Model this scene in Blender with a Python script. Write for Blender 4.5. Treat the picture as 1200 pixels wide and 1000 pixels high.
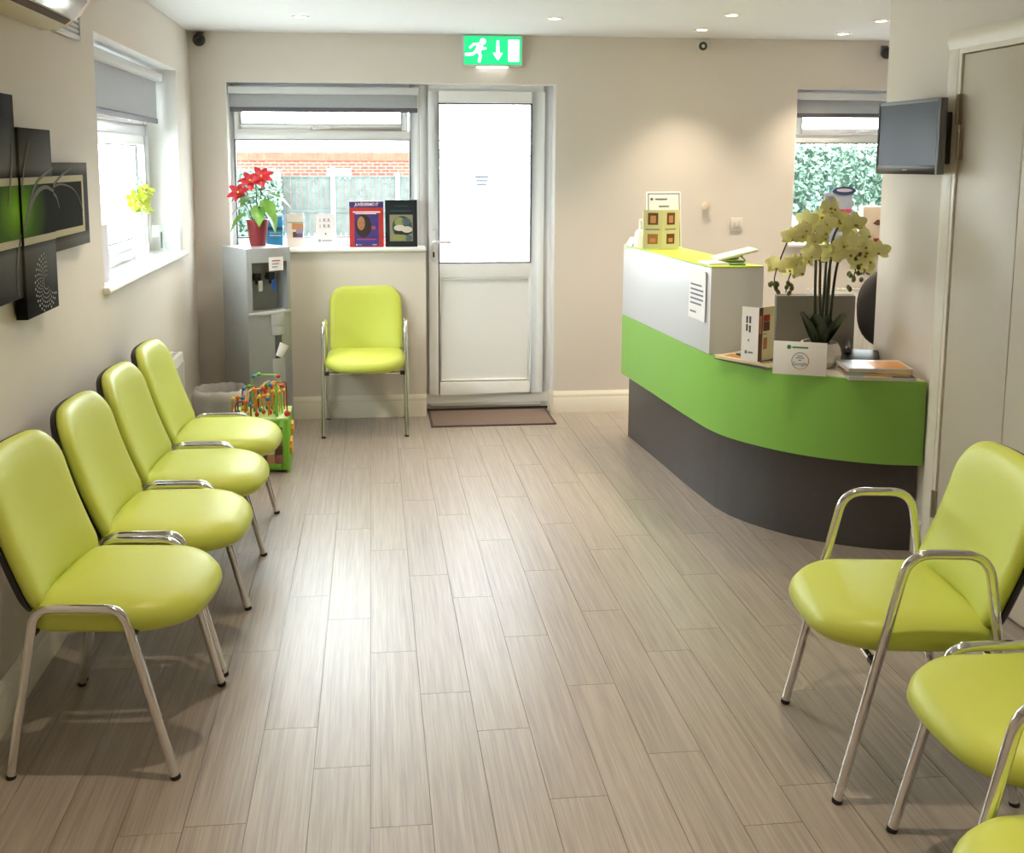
import bpy, bmesh, math, random
from mathutils import Vector, Matrix
random.seed(7)
for o in list(bpy.data.objects): bpy.data.objects.remove(o)
SC = bpy.context.scene
COL = SC.collection
PI = math.pi
R = math.radians

# ------------------------------------------------------------------ camera
cam = bpy.data.cameras.new('camera'); cam_o = bpy.data.objects.new('camera', cam); COL.objects.link(cam_o)
cam.sensor_width = 36.0; cam.lens = 1207.9 / 1200 * 36.0
cam.shift_x = 36.03 / 1200; cam.shift_y = -148.38 / 1200
cam.clip_start = 0.05; cam.clip_end = 200
def cam_matrix(pitch, yaw, roll, loc):
    cy, sy, cp, sp = math.cos(yaw), math.sin(yaw), math.cos(pitch), math.sin(pitch)
    fw = Vector((sy*cp, cy*cp, -sp)); rt = Vector((cy, -sy, 0)); up = rt.cross(fw)
    cr, sr = math.cos(roll), math.sin(roll)
    rt, up = cr*rt + sr*up, -sr*rt + cr*up
    m = Matrix((rt, up, -fw)).transposed().to_4x4(); m.translation = loc
    return m
cam_o.matrix_world = cam_matrix(0.1339, 0.1054, 0.0014, (0, 0, 1.6241))
SC.camera = cam_o

# ------------------------------------------------------------------ sky, exposure
WORLD_STRENGTH = 17.0
w = bpy.data.worlds.new('overcast_sky'); SC.world = w; w.use_nodes = True
bg = w.node_tree.nodes['Background']; bg.inputs[0].default_value = (0.91, 0.955, 1.0, 1); bg.inputs[1].default_value = WORLD_STRENGTH
SC.view_settings.view_transform = 'Standard'; SC.view_settings.look = 'None'
SC.view_settings.exposure = 0.36; SC.view_settings.gamma = 1.0; SC.view_settings.use_curve_mapping = False
DOWNLIGHT_W = 50.0
DOWNLIGHT_COL = (1.0, 0.84, 0.63)

# ------------------------------------------------------------------ helpers
def lin(h):
    h = h.lstrip('#'); out = []
    for i in (0, 2, 4):
        c = int(h[i:i+2], 16) / 255
        out.append(c/12.92 if c <= 0.04045 else ((c+0.055)/1.055)**2.4)
    return (*out, 1)
MATS = {}
def mat(name, color='#808080', rough=0.5, metal=0.0, spec=0.5, emit=None, estr=0.0, noise=None, bump=None, coat=0.0, sheen=0.0, alpha=None):
    """principled material; noise=(scale, amount) varies the base colour a little; bump=(scale, strength)"""
    if name in MATS: return MATS[name]
    m = bpy.data.materials.new(name); m.use_nodes = True; nt = m.node_tree; b = nt.nodes['Principled BSDF']
    c = lin(color) if isinstance(color, str) else color
    b.inputs['Base Color'].default_value = c; b.inputs['Roughness'].default_value = rough
    b.inputs['Metallic'].default_value = metal; b.inputs['Specular IOR Level'].default_value = spec
    if coat: b.inputs['Coat Weight'].default_value = coat; b.inputs['Coat Roughness'].default_value = 0.1
    if sheen: b.inputs['Sheen Weight'].default_value = sheen
    if emit: b.inputs['Emission Color'].default_value = lin(emit); b.inputs['Emission Strength'].default_value = estr
    if noise or bump:
        tc = nt.nodes.new('ShaderNodeTexCoord')
    if noise:
        n = nt.nodes.new('ShaderNodeTexNoise'); n.inputs['Scale'].default_value = noise[0]; n.inputs['Detail'].default_value = 5
        nt.links.new(tc.outputs['Object'], n.inputs['Vector'])
        r = nt.nodes.new('ShaderNodeMapRange'); r.inputs['From Min'].default_value = .3; r.inputs['From Max'].default_value = .7
        r.inputs['To Min'].default_value = 1-noise[1]; r.inputs['To Max'].default_value = 1+noise[1]
        nt.links.new(n.outputs['Fac'], r.inputs['Value'])
        v = nt.nodes.new('ShaderNodeVectorMath'); v.operation = 'SCALE'; v.inputs[0].default_value = c[:3]
        nt.links.new(r.outputs['Result'], v.inputs['Scale']); nt.links.new(v.outputs['Vector'], b.inputs['Base Color'])
    if bump:
        n2 = nt.nodes.new('ShaderNodeTexNoise'); n2.inputs['Scale'].default_value = bump[0]; n2.inputs['Detail'].default_value = 3
        nt.links.new(tc.outputs['Object'], n2.inputs['Vector'])
        bp = nt.nodes.new('ShaderNodeBump'); bp.inputs['Strength'].default_value = bump[1]; bp.inputs['Distance'].default_value = 0.002
        nt.links.new(n2.outputs['Fac'], bp.inputs['Height']); nt.links.new(bp.outputs['Normal'], b.inputs['Normal'])
    MATS[name] = m; return m

class MB:
    def __init__(s): s.v = []; s.f = []
    def add(s, vs, fs):
        b = len(s.v); s.v += [tuple(p) for p in vs]; s.f += [tuple(i+b for i in f) for f in fs]; return s
    def box(s, x0, x1, y0, y1, z0, z1):
        vs = [(x, y, z) for z in (z0, z1) for y in (y0, y1) for x in (x0, x1)]
        return s.add(vs, [(0,2,3,1), (4,5,7,6), (0,1,5,4), (2,6,7,3), (0,4,6,2), (1,3,7,5)])
    def prism(s, pts, a0, a1, ax='z'):
        """2-D polygon (CCW) swept from a0 to a1 along axis ax. ax z: pts=(x,y); y: pts=(x,z); x: pts=(y,z)"""
        def p3(p, a): return {'z': (p[0], p[1], a), 'y': (p[0], a, p[1]), 'x': (a, p[0], p[1])}[ax]
        n = len(pts); vs = [p3(p, a0) for p in pts] + [p3(p, a1) for p in pts]
        fs = [tuple(range(n))[::-1], tuple(range(n, 2*n))] + [(i, (i+1) % n, n+(i+1) % n, n+i) for i in range(n)]
        return s.add(vs, fs)
    def tube(s, path, r, n=10, caps=True):
        P = [Vector(p) for p in path]; m = len(P); rs = r if isinstance(r, (list, tuple)) else [r]*m
        T = []
        for i in range(m):
            t = (P[min(i+1, m-1)] - P[max(i-1, 0)]); T.append(t.normalized())
        ref = Vector((0, 0, 1)) if abs(T[0].z) < .9 else Vector((1, 0, 0))
        u = T[0].cross(ref).normalized(); vs = []
        for i in range(m):
            u = (u - T[i]*u.dot(T[i])).normalized(); q = T[i].cross(u)
            for k in range(n):
                a = 2*PI*k/n; vs.append(P[i] + (u*math.cos(a) + q*math.sin(a))*rs[i])
        fs = [(i*n+k, i*n+(k+1) % n, (i+1)*n+(k+1) % n, (i+1)*n+k) for i in range(m-1) for k in range(n)]
        if caps: fs += [tuple(range(n))[::-1], tuple(range((m-1)*n, m*n))]
        return s.add(vs, fs)
    def lathe(s, prof, c=(0, 0, 0), n=24, sx=1, sy=1):
        vs = []; 
        for r, z in prof:
            for k in range(n): a = 2*PI*k/n; vs.append((c[0]+r*sx*math.cos(a), c[1]+r*sy*math.sin(a), c[2]+z))
        m = len(prof)
        fs = [(i*n+k, i*n+(k+1) % n, (i+1)*n+(k+1) % n, (i+1)*n+k) for i in range(m-1) for k in range(n)]
        if prof[0][0] > 1e-6: fs.append(tuple(range(n))[::-1])
        if prof[-1][0] > 1e-6: fs.append(tuple(range((m-1)*n, m*n)))
        return s.add(vs, fs)
    def ball(s, c, r, n=10, m=7, sc=(1, 1, 1)):
        prof = [(math.sin(PI*i/m), -math.cos(PI*i/m)) for i in range(m+1)]
        t = MB().lathe(prof, n=n)
        return s.add([(c[0]+v[0]*r*sc[0], c[1]+v[1]*r*sc[1], c[2]+v[2]*r*sc[2]) for v in t.v], t.f)
    def rings(s, rs, close0=True, close1=True):
        n = len(rs[0]); vs = [p for r in rs for p in r]
        fs = [(i*n+k, i*n+(k+1) % n, (i+1)*n+(k+1) % n, (i+1)*n+k) for i in range(len(rs)-1) for k in range(n)]
        if close0: fs.append(tuple(range(n))[::-1])
        if close1: fs.append(tuple(range((len(rs)-1)*n, len(rs)*n)))
        return s.add(vs, fs)
    def frame(s, x0, x1, z0, z1, wl, wr, wb, wt, y0, y1):
        """rectangular frame in the xz plane"""
        s.box(x0, x0+wl, y0, y1, z0, z1); s.box(x1-wr, x1, y0, y1, z0, z1)
        s.box(x0+wl, x1-wr, y0, y1, z0, z0+wb); s.box(x0+wl, x1-wr, y0, y1, z1-wt, z1); return s
    def map(s, fn): s.v = [tuple(fn(*p)) for p in s.v]; return s

def mesh_of(mb, name, m, smooth=None, bevel=0.0, segs=2):
    me = bpy.data.meshes.new(name); me.from_pydata(mb.v, [], mb.f)
    bm = bmesh.new(); bm.from_mesh(me)
    bmesh.ops.remove_doubles(bm, verts=bm.verts, dist=1e-6)
    bmesh.ops.recalc_face_normals(bm, faces=bm.faces)
    if bevel:
        es = [e for e in bm.edges if len(e.link_faces) == 2 and e.calc_face_angle(0) > R(30)]
        bmesh.ops.bevel(bm, geom=es, offset=bevel, segments=segs, profile=.5, affect='EDGES', clamp_overlap=True)
    bm.to_mesh(me); bm.free()
    if smooth is None and bevel: smooth = 35
    if smooth:
        me.polygons.foreach_set('use_smooth', [True]*len(me.polygons)); me.set_sharp_from_angle(angle=R(smooth))
    if m: me.materials.append(m)
    return me
def obj(name, mb, m, parent=None, smooth=None, bevel=0.0, segs=2, loc=None, rot=None):
    me = mb if isinstance(mb, bpy.types.Mesh) else mesh_of(mb, name, m, smooth, bevel, segs)
    o = bpy.data.objects.new(name, me); COL.objects.link(o)
    if parent: o.parent = parent
    if loc: o.location = loc
    if rot: o.rotation_euler = rot
    return o
def tag(o, label=None, cat=None, group=None, kind=None):
    if label: o['label'] = label
    if cat: o['category'] = cat
    if group: o['group'] = group
    if kind: o['kind'] = kind
    return o
def thing(name, label, cat, loc=(0, 0, 0), rz=0, group=None, kind=None):
    o = bpy.data.objects.new(name, None); COL.objects.link(o); o.empty_display_size = .1
    o.location = loc; o.rotation_euler = (0, 0, R(rz)); return tag(o, label, cat, group, kind)
def struct(name, mb, m, label, cat, bevel=0.0, smooth=None):
    return tag(obj(name, mb, m, bevel=bevel, smooth=smooth), label, cat, kind='structure')
def dup(root, loc, rz, label=None, group=None):
    r = root.copy(); COL.objects.link(r); r.location = loc; r.rotation_euler = (0, 0, R(rz))
    if label: r['label'] = label
    if group: r['group'] = group
    for ch in list(root.children):
        c = ch.copy(); COL.objects.link(c); c.parent = r
        for g in ch.children:
            d = g.copy(); COL.objects.link(d); d.parent = c
    return r
def text(name, s, size, m, parent, loc, rot, align='CENTER', sx=1.0, shear=0.0, bold=0.0):
    cu = bpy.data.curves.new(name, 'FONT'); cu.body = s; cu.size = size; cu.align_x = align; cu.align_y = 'CENTER'
    cu.extrude = 0.0003; cu.shear = shear; cu.offset = bold; cu.resolution_u = 3
    t = bpy.data.objects.new(name, cu); COL.objects.link(t); bpy.context.view_layer.update()
    me = bpy.data.meshes.new_from_object(t.evaluated_get(bpy.context.evaluated_depsgraph_get()))
    bpy.data.objects.remove(t); me.materials.clear(); me.materials.append(m)
    for v in me.vertices: v.co.x *= sx
    o = bpy.data.objects.new(name, me); COL.objects.link(o); o.parent = parent; o.location = loc; o.rotation_euler = rot
    return o
def rrect(w, h, r, n=6):
    """CCW rounded rectangle centred on 0; r = one radius or (br, tr, tl, bl)"""
    rr = r if isinstance(r, (list, tuple)) else (r,)*4
    pts = []
    for (cx, cy, q, k) in ((w/2, -h/2, -90, 0), (w/2, h/2, 0, 1), (-w/2, h/2, 90, 2), (-w/2, -h/2, 180, 3)):
        rad = rr[k]; ox = cx - math.copysign(rad, cx); oy = cy - math.copysign(rad, cy)
        for i in range(n+1):
            a = R(q + 90*i/n); pts.append((ox + rad*math.cos(a), oy + rad*math.sin(a)))
    return pts
def dense(pts, step=.02):
    out = []
    for i, p in enumerate(pts):
        q = pts[(i+1) % len(pts)]; n = max(1, int(math.hypot(q[0]-p[0], q[1]-p[1])/step))
        for k in range(n): out.append((p[0]+(q[0]-p[0])*k/n, p[1]+(q[1]-p[1])*k/n))
    return out
def round_path(pts, r, n=6):
    P = [Vector(p) for p in pts]; out = [P[0]]
    for i in range(1, len(P)-1):
        a = (P[i-1]-P[i]); b = (P[i+1]-P[i]); la, lb = a.length, b.length; a.normalize(); b.normalize()
        ang = a.angle(b); d = min(r/math.tan(ang/2), la*.49, lb*.49)
        p0 = P[i]+a*d; p1 = P[i]+b*d
        for k in range(n+1):
            t = k/n; out.append(p0*(1-t)**2 + P[i]*2*t*(1-t) + p1*t*t)
    out.append(P[-1]); return out
def ribbon(pts, w):
    """flat strip polygon list along 2-D points with width list"""
    L_, R_ = [], []
    for i, p in enumerate(pts):
        a = pts[max(i-1, 0)]; b = pts[min(i+1, len(pts)-1)]; dx, dy = b[0]-a[0], b[1]-a[1]; l = math.hypot(dx, dy) or 1
        ww = w[i] if isinstance(w, (list, tuple)) else w
        L_.append((p[0]-dy/l*ww/2, p[1]+dx/l*ww/2)); R_.append((p[0]+dy/l*ww/2, p[1]-dx/l*ww/2))
    return R_ + L_[::-1]

# ------------------------------------------------------------------ materials
WALL = mat('wall_paint', '#dcd4ca', .75, spec=.25, noise=(1.2, .02))
CEIL = mat('ceiling_paint', '#dfe0e2', .8, spec=.2)
TRIM = mat('trim_gloss', '#e6dfcf', .35)
UPVC = mat('white_upvc', '#f4f5f6', .28)
SILLM = mat('sill_white', '#f1f1f0', .3)
GASKET = mat('gasket_black', '#2c3038', .6)
CHROME = mat('chrome', '#e4e4e4', .09, metal=1.0)
BLACKP = mat('black_plastic', '#15161a', .45)
LIME = mat('lime_vinyl', '#c5cf58', .42, spec=.4, bump=(900, .05))
WHITEL = mat('white_laminate', '#d0d1d4', .35)
GREENL = mat('green_laminate', '#85ba50', .35)
LIMEL = mat('lime_laminate', '#bcd648', .35)
DARKL = mat('charcoal_laminate', '#474446', .3, noise=(40, .06))
CREAML = mat('cream_laminate', '#e2dacb', .4)
BLINDF = mat('blind_fabric', '#b4b6b9', .8, noise=(60, .03))
_n = BLINDF.node_tree; _t = _n.nodes.new('ShaderNodeBsdfTranslucent'); _t.inputs[0].default_value = (.5, .52, .54, 1)
_m = _n.nodes.new('ShaderNodeMixShader'); _m.inputs[0].default_value = .16; _n.links.new(_n.nodes['Principled BSDF'].outputs[0], _m.inputs[1]); _n.links.new(_t.outputs[0], _m.inputs[2]); _n.links.new(_m.outputs[0], _n.nodes['Material Output'].inputs['Surface'])
BLINDB = mat('blind_bar', '#5d5a62', .5)
CASS = mat('blind_cassette', '#d4d6d8', .45)
PAPER = mat('paper_white', '#eeecea', .6)
INK = mat('ink_grey', '#77777c', .7)
SILVER = mat('silver_plastic', '#a4a6a6', .38, metal=.25)
SILVERL = mat('pale_silver_plastic', '#b9bbb8', .38, metal=.15)
HINGE = mat('hinge_steel', '#a89f8e', .35, metal=.8)
RUBBER = mat('rubber_black', '#1a1a1a', .7)

def floor_mat():
    m = bpy.data.materials.new('vinyl_plank'); m.use_nodes = True; nt = m.node_tree; b = nt.nodes['Principled BSDF']; N = nt.nodes.new; L = nt.links.new
    tc = N('ShaderNodeTexCoord'); oi = N('ShaderNodeObjectInfo')
    off = N('ShaderNodeVectorMath'); off.operation = 'SCALE'; off.inputs[0].default_value = (13.1, 7.7, 3.3); L(oi.outputs['Random'], off.inputs['Scale'])
    ad = N('ShaderNodeVectorMath'); ad.operation = 'ADD'; L(tc.outputs['Object'], ad.inputs[0]); L(off.outputs['Vector'], ad.inputs[1])
    mp = N('ShaderNodeMapping'); mp.inputs['Scale'].default_value = (260, 5, 1); L(ad.outputs['Vector'], mp.inputs['Vector'])
    n1 = N('ShaderNodeTexNoise'); n1.inputs['Scale'].default_value = 1; n1.inputs['Detail'].default_value = 3; L(mp.outputs['Vector'], n1.inputs['Vector'])
    mp2 = N('ShaderNodeMapping'); mp2.inputs['Scale'].default_value = (75, 1.6, 1); L(ad.outputs['Vector'], mp2.inputs['Vector'])
    n2 = N('ShaderNodeTexNoise'); n2.inputs['Scale'].default_value = 1; n2.inputs['Detail'].default_value = 4; L(mp2.outputs['Vector'], n2.inputs['Vector'])
    mx = N('ShaderNodeMath'); mx.operation = 'ADD'; L(n1.outputs['Fac'], mx.inputs[0]); L(n2.outputs['Fac'], mx.inputs[1])
    cr = N('ShaderNodeValToRGB'); cr.color_ramp.elements[0].position = .36; cr.color_ramp.elements[1].position = .64
    cr.color_ramp.elements[0].color = lin('#85786c'); cr.color_ramp.elements[1].color = lin('#a69a8e')
    hv = N('ShaderNodeMath'); hv.operation = 'MULTIPLY'; hv.inputs[1].default_value = .5; L(mx.outputs[0], hv.inputs[0]); L(hv.outputs[0], cr.inputs['Fac'])
    rr = N('ShaderNodeMapRange'); rr.inputs['To Min'].default_value = .965; rr.inputs['To Max'].default_value = 1.03; L(oi.outputs['Random'], rr.inputs['Value'])
    sc = N('ShaderNodeVectorMath'); sc.operation = 'SCALE'; L(cr.outputs['Color'], sc.inputs[0]); L(rr.outputs['Result'], sc.inputs['Scale'])
    L(sc.outputs['Vector'], b.inputs['Base Color']); b.inputs['Roughness'].default_value = .40; b.inputs['Specular IOR Level'].default_value = 1.0
    b.inputs['Coat Weight'].default_value = .6; b.inputs['Coat Roughness'].default_value = .33
    bp = N('ShaderNodeBump'); bp.inputs['Strength'].default_value = .12; bp.inputs['Distance'].default_value = .001; L(n1.outputs['Fac'], bp.inputs['Height']); L(bp.outputs['Normal'], b.inputs['Normal'])
    return m
FLOOR = floor_mat()
def glass_mat():
    m = bpy.data.materials.new('clear_glass'); m.use_nodes = True; nt = m.node_tree; nt.nodes.remove(nt.nodes['Principled BSDF']); N = nt.nodes.new; L = nt.links.new
    t = N('ShaderNodeBsdfTransparent'); t.inputs[0].default_value = (.93, .96, .95, 1); g = N('ShaderNodeBsdfGlossy'); g.inputs['Roughness'].default_value = .02
    lw = N('ShaderNodeLayerWeight'); pw = N('ShaderNodeMath'); pw.operation = 'POWER'; pw.inputs[1].default_value = 5; L(lw.outputs['Facing'], pw.inputs[0])
    f = N('ShaderNodeMapRange'); f.inputs['To Min'].default_value = .03; f.inputs['To Max'].default_value = .6; L(pw.outputs[0], f.inputs['Value'])
    mx = N('ShaderNodeMixShader'); L(f.outputs[0], mx.inputs[0]); L(t.outputs[0], mx.inputs[1]); L(g.outputs[0], mx.inputs[2])
    L(mx.outputs[0], nt.nodes['Material Output'].inputs['Surface']); return m
GLASS = glass_mat()
def frost_mat():
    m = bpy.data.materials.new('obscure_glass'); m.use_nodes = True; nt = m.node_tree; nt.nodes.remove(nt.nodes['Principled BSDF']); N = nt.nodes.new; L = nt.links.new
    tc = N('ShaderNodeTexCoord'); vo = N('ShaderNodeTexVoronoi'); vo.inputs['Scale'].default_value = 70; L(tc.outputs['Object'], vo.inputs['Vector'])
    bp = N('ShaderNodeBump'); bp.inputs['Strength'].default_value = .6; bp.inputs['Distance'].default_value = .004; L(vo.outputs['Distance'], bp.inputs['Height'])
    rf = N('ShaderNodeBsdfRefraction'); rf.inputs['IOR'].default_value = 1.2; rf.inputs['Roughness'].default_value = .22;  L(bp.outputs['Normal'], rf.inputs['Normal'])
    nz = N('ShaderNodeTexNoise'); nz.inputs['Scale'].default_value = 95; nz.inputs['Detail'].default_value = 2; L(tc.outputs['Object'], nz.inputs['Vector'])
    rmp = N('ShaderNodeValToRGB'); rmp.color_ramp.elements[0].position = .36; rmp.color_ramp.elements[0].color = (.03, .032, .034, 1); rmp.color_ramp.elements[1].position = .44; rmp.color_ramp.elements[1].color = (.72, .74, .75, 1); L(nz.outputs['Fac'], rmp.inputs['Fac']); L(rmp.outputs['Color'], rf.inputs['Color'])
    tl = N('ShaderNodeBsdfTranslucent'); tl.inputs[0].default_value = (.75, .77, .78, 1)
    tr = N('ShaderNodeBsdfTransparent')
    m1 = N('ShaderNodeMixShader'); m1.inputs[0].default_value = .3; L(rf.outputs[0], m1.inputs[1]); L(tl.outputs[0], m1.inputs[2])
    m2 = N('ShaderNodeMixShader'); m2.inputs[0].default_value = .04; L(m1.outputs[0], m2.inputs[1]); L(tr.outputs[0], m2.inputs[2])
    gl = N('ShaderNodeBsdfGlossy'); gl.inputs['Roughness'].default_value = .15; L(bp.outputs['Normal'], gl.inputs['Normal'])
    m3 = N('ShaderNodeMixShader'); m3.inputs[0].default_value = .04; L(m2.outputs[0], m3.inputs[1]); L(gl.outputs[0], m3.inputs[2])
    L(m3.outputs[0], nt.nodes['Material Output'].inputs['Surface']); return m
FROST = frost_mat()
def acrylic_mat():
    m = bpy.data.materials.new('clear_acrylic'); m.use_nodes = True; nt = m.node_tree; nt.nodes.remove(nt.nodes['Principled BSDF']); N = nt.nodes.new; L = nt.links.new
    t = N('ShaderNodeBsdfTransparent'); t.inputs[0].default_value = (.95, .97, .96, 1); g = N('ShaderNodeBsdfGlossy'); g.inputs['Roughness'].default_value = .05
    mx = N('ShaderNodeMixShader'); mx.inputs[0].default_value = .08; L(t.outputs[0], mx.inputs[1]); L(g.outputs[0], mx.inputs[2])
    L(mx.outputs[0], nt.nodes['Material Output'].inputs['Surface']); return m
ACRYL = acrylic_mat()

# ------------------------------------------------------------------ room dimensions (metres)
LX, D, H = -1.082, 6.477, 2.393         # left wall x, back wall y, ceiling z
RX, RE = 2.25, 4.386                    # right wall x and where that wall ends
FAR_X, NEAR_Y = 4.3, -1.3
WT = 0.30

# ------------------------------------------------------------------ room shell
W1 = (-.872, .303, 1.09, 2.10); DR = (.303, 1.155, 0.0, 2.10); W2 = (2.72, 3.95, 1.10, 2.085); WL = (4.29, 6.03, 1.115, 2.13)
fl = struct('floor', MB().box(LX-WT, FAR_X, NEAR_Y-.1, D+.14, -.08, -.004), mat('underlay', '#6f655a', .6), 'pale grey-brown vinyl plank floor', 'floor')
PW, PLN, PX0 = .1524, .9144, -.023
full = mesh_of(MB().box(.0007, PW-.0007, .0007, PLN-.0007, -.004, 0), 'plank', FLOOR)
phase = {0: 4.179, -1: 4.445, 1: 3.895, 2: 3.672, 3: 4.249, 4: 3.899, -2: 3.74}
PLANK_Y0 = 1.35
rng = random.Random(3)
for k in range(-7, 15):
    x0 = max(PX0+k*PW, LX); x1 = min(PX0+(k+1)*PW, RX)
    ph = phase.get(k, rng.uniform(0, PLN)) % PLN
    y = ph - PLN
    while y < D+.115:
        a, b = max(y, PLANK_Y0), min(y+PLN, D+.115)
        if b-a > .02:
            if b-a > PLN-.001 and x1-x0 > PW-.001: o = obj('plank', full, None, fl, loc=(x0, a, 0))
            else: o = obj('plank', MB().box(.0007, x1-x0-.0007, .0007, b-a-.0007, -.004, 0), FLOOR, fl, loc=(x0, a, 0))
        y += PLN
struct('floor_rear', MB().box(LX, RX, NEAR_Y, PLANK_Y0, -.004, 0), FLOOR, 'vinyl floor continuing behind the viewer', 'floor')
struct('floor_reception', MB().box(RX, FAR_X, NEAR_Y, D, -.004, 0), FLOOR, 'vinyl floor behind the reception desk', 'floor')
struct('ceiling', MB().box(LX-WT, FAR_X+.1, NEAR_Y-.1, D+WT, H, H+.1), CEIL, 'flat white painted ceiling with recessed spotlights', 'ceiling')
wb = MB()
Y0, Y1 = D, D+WT
for a in ((LX-WT, W1[0], 0, H), (W1[0], DR[0]+.03, 0, W1[2]-.03), (W1[0], DR[1], W1[3], H), (DR[1], W2[0], 0, H),
          (W2[0], W2[1], 0, W2[2]-.03), (W2[0], W2[1], W2[3], H), (W2[1], FAR_X+.1, 0, H)):
    wb.box(a[0], a[1], Y0, Y1, a[2], a[3])
struct('wall_back', wb, WALL, 'cream painted back wall with windows and glazed door', 'wall')
wl = MB(); X0, X1 = LX-WT, LX
wl.box(X0, X1, NEAR_Y-.1, WL[0], 0, H).box(X0, X1, WL[1], D, 0, H).box(X0, X1, WL[0], WL[1], 0, WL[2]-.03).box(X0, X1, WL[0], WL[1], WL[3], H)
struct('wall_left', wl, WALL, 'cream painted left wall behind the row of chairs', 'wall')
CD = (2.985, 3.812, 2.052)              # cupboard opening y0,y1,top
wr = MB().box(RX, RX+.14, CD[1], RE, 0, H).box(RX, RX+.14, CD[0], CD[1], CD[2], H).box(RX, RX+.14, NEAR_Y-.1, CD[0], 0, H).box(RX+.13, RX+.14, CD[0], CD[1], 0, CD[2])
struct('wall_right', wr, WALL, 'cream painted right wall carrying screen and cupboard doors', 'wall')
struct('wall_partition', MB().box(RX+.14, FAR_X, RE-.14, RE, 0, H), WALL, 'wall closing the reception area on its near side', 'wall')
struct('wall_reception', MB().box(FAR_X, FAR_X+.1, RE-.14, D+WT, 0, H), WALL, 'side wall of the reception area', 'wall')
struct('wall_front', MB().box(LX-WT, FAR_X+.1, NEAR_Y-.1, NEAR_Y, 0, H), WALL, 'wall behind the viewer', 'wall')

# baseboards: moulded profile (distance from wall, z)
BP = [(0, 0), (.018, 0), (.018, .098), (.015, .104), (.0165, .112), (.011, .128), (.006, .136), (.004, .142), (0, .142)]
struct('baseboard_back', MB().prism([(D-d, z) for d, z in BP], LX+.018, DR[0]+.03, 'x').prism([(D-d, z) for d, z in BP], DR[1]-.003, 3.9, 'x')
       .prism([(DR[1]-d, z) for d, z in BP], D-.018, D+.10, 'y'), TRIM, 'cream moulded skirting board along back wall', 'baseboard', smooth=30)
struct('baseboard_left', MB().prism([(LX+d, z) for d, z in BP], NEAR_Y, D, 'y'), TRIM, 'cream moulded skirting board along left wall', 'baseboard', smooth=30)
struct('baseboard_right', MB().prism([(RX-d, z) for d, z in BP], NEAR_Y, CD[0]-.08, 'y').prism([(RX-d, z) for d, z in BP], CD[1]+.08, RE, 'y'), TRIM, 'cream moulded skirting board along right wall', 'baseboard', smooth=30)

# ------------------------------------------------------------------ windows
def sill(root, W, depth, over=.035, ext=.03):
    pr = [(-over, -.012), (-over+.008, 0), (depth+.06, 0), (depth+.06, -.0295), (-over+.008, -.0295), (-over, -.022)]
    obj('window_sill', MB().prism(pr, -ext, W+ext, 'x'), SILLM, root, bevel=.003)
def handle(root, x, z, y):
    h = MB().box(x-.028, x+.03, y-.012, y, z-.011, z+.011)
    p = obj('window_handle', h, mat('handle_white', '#e4e4e4', .3), root, bevel=.004)
    obj('handle_lever', MB().box(x-.006, x+.085, y-.026, y-.014, z-.009, z+.009), MATS['handle_white'], p, bevel=.004)
# window 1, in the back wall (local x right, local y outwards, z up from the sill)
r1 = thing('window_1', 'white framed window with fanlight in back wall over water cooler', 'window', (W1[0], D, W1[2]), kind='structure')
w_, h_ = W1[1]-W1[0], W1[3]-W1[2]
obj('window_frame', MB().frame(0, w_, 0, h_, .03, .06, .055, .05, .105, .175).box(.03, w_-.06, .105, .175, .665, .722), UPVC, r1, bevel=.004)
obj('fanlight_sash', MB().frame(.032, w_-.072, .722, h_-.052, .04, .04, .038, .04, .088, .165), UPVC, r1, bevel=.005)
obj('gasket', MB().frame(.03, w_-.06, .055, .665, .005, .005, .005, .005, .10, .145).frame(.072, w_-.112, .76, h_-.092, .004, .004, .004, .004, .086, .15), GASKET, r1)
obj('pane', MB().box(.03, w_-.06, .138, .142, .055, .665), GLASS, r1)
obj('pane', MB().box(.07, w_-.11, .138, .142, .756, h_-.09), GLASS, r1)
handle(r1, .54, .74, .088); sill(r1, w_, .105)
# window 2, behind the reception desk
r2 = thing('window_2', 'white framed window behind reception desk looking onto ivy', 'window', (W2[0], D, W2[2]), kind='structure')
w_, h_ = W2[1]-W2[0], W2[3]-W2[2]
obj('window_frame', MB().frame(0, w_, 0, h_, .04, .05, .05, .05, .105, .175).box(.04, w_-.05, .105, .175, .645, .70), UPVC, r2, bevel=.004)
obj('fanlight_sash', MB().frame(.042, w_-.052, .70, h_-.052, .04, .04, .038, .04, .088, .165), UPVC, r2, bevel=.005)
obj('gasket', MB().frame(.04, w_-.05, .05, .645, .005, .005, .005, .005, .10, .145), GASKET, r2)
obj('pane', MB().box(.04, w_-.05, .138, .142, .05, .645), GLASS, r2)
obj('pane', MB().box(.08, w_-.09, .138, .142, .736, h_-.09), GLASS, r2)
handle(r2, .45, .715, .088); sill(r2, w_, .105)
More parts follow.
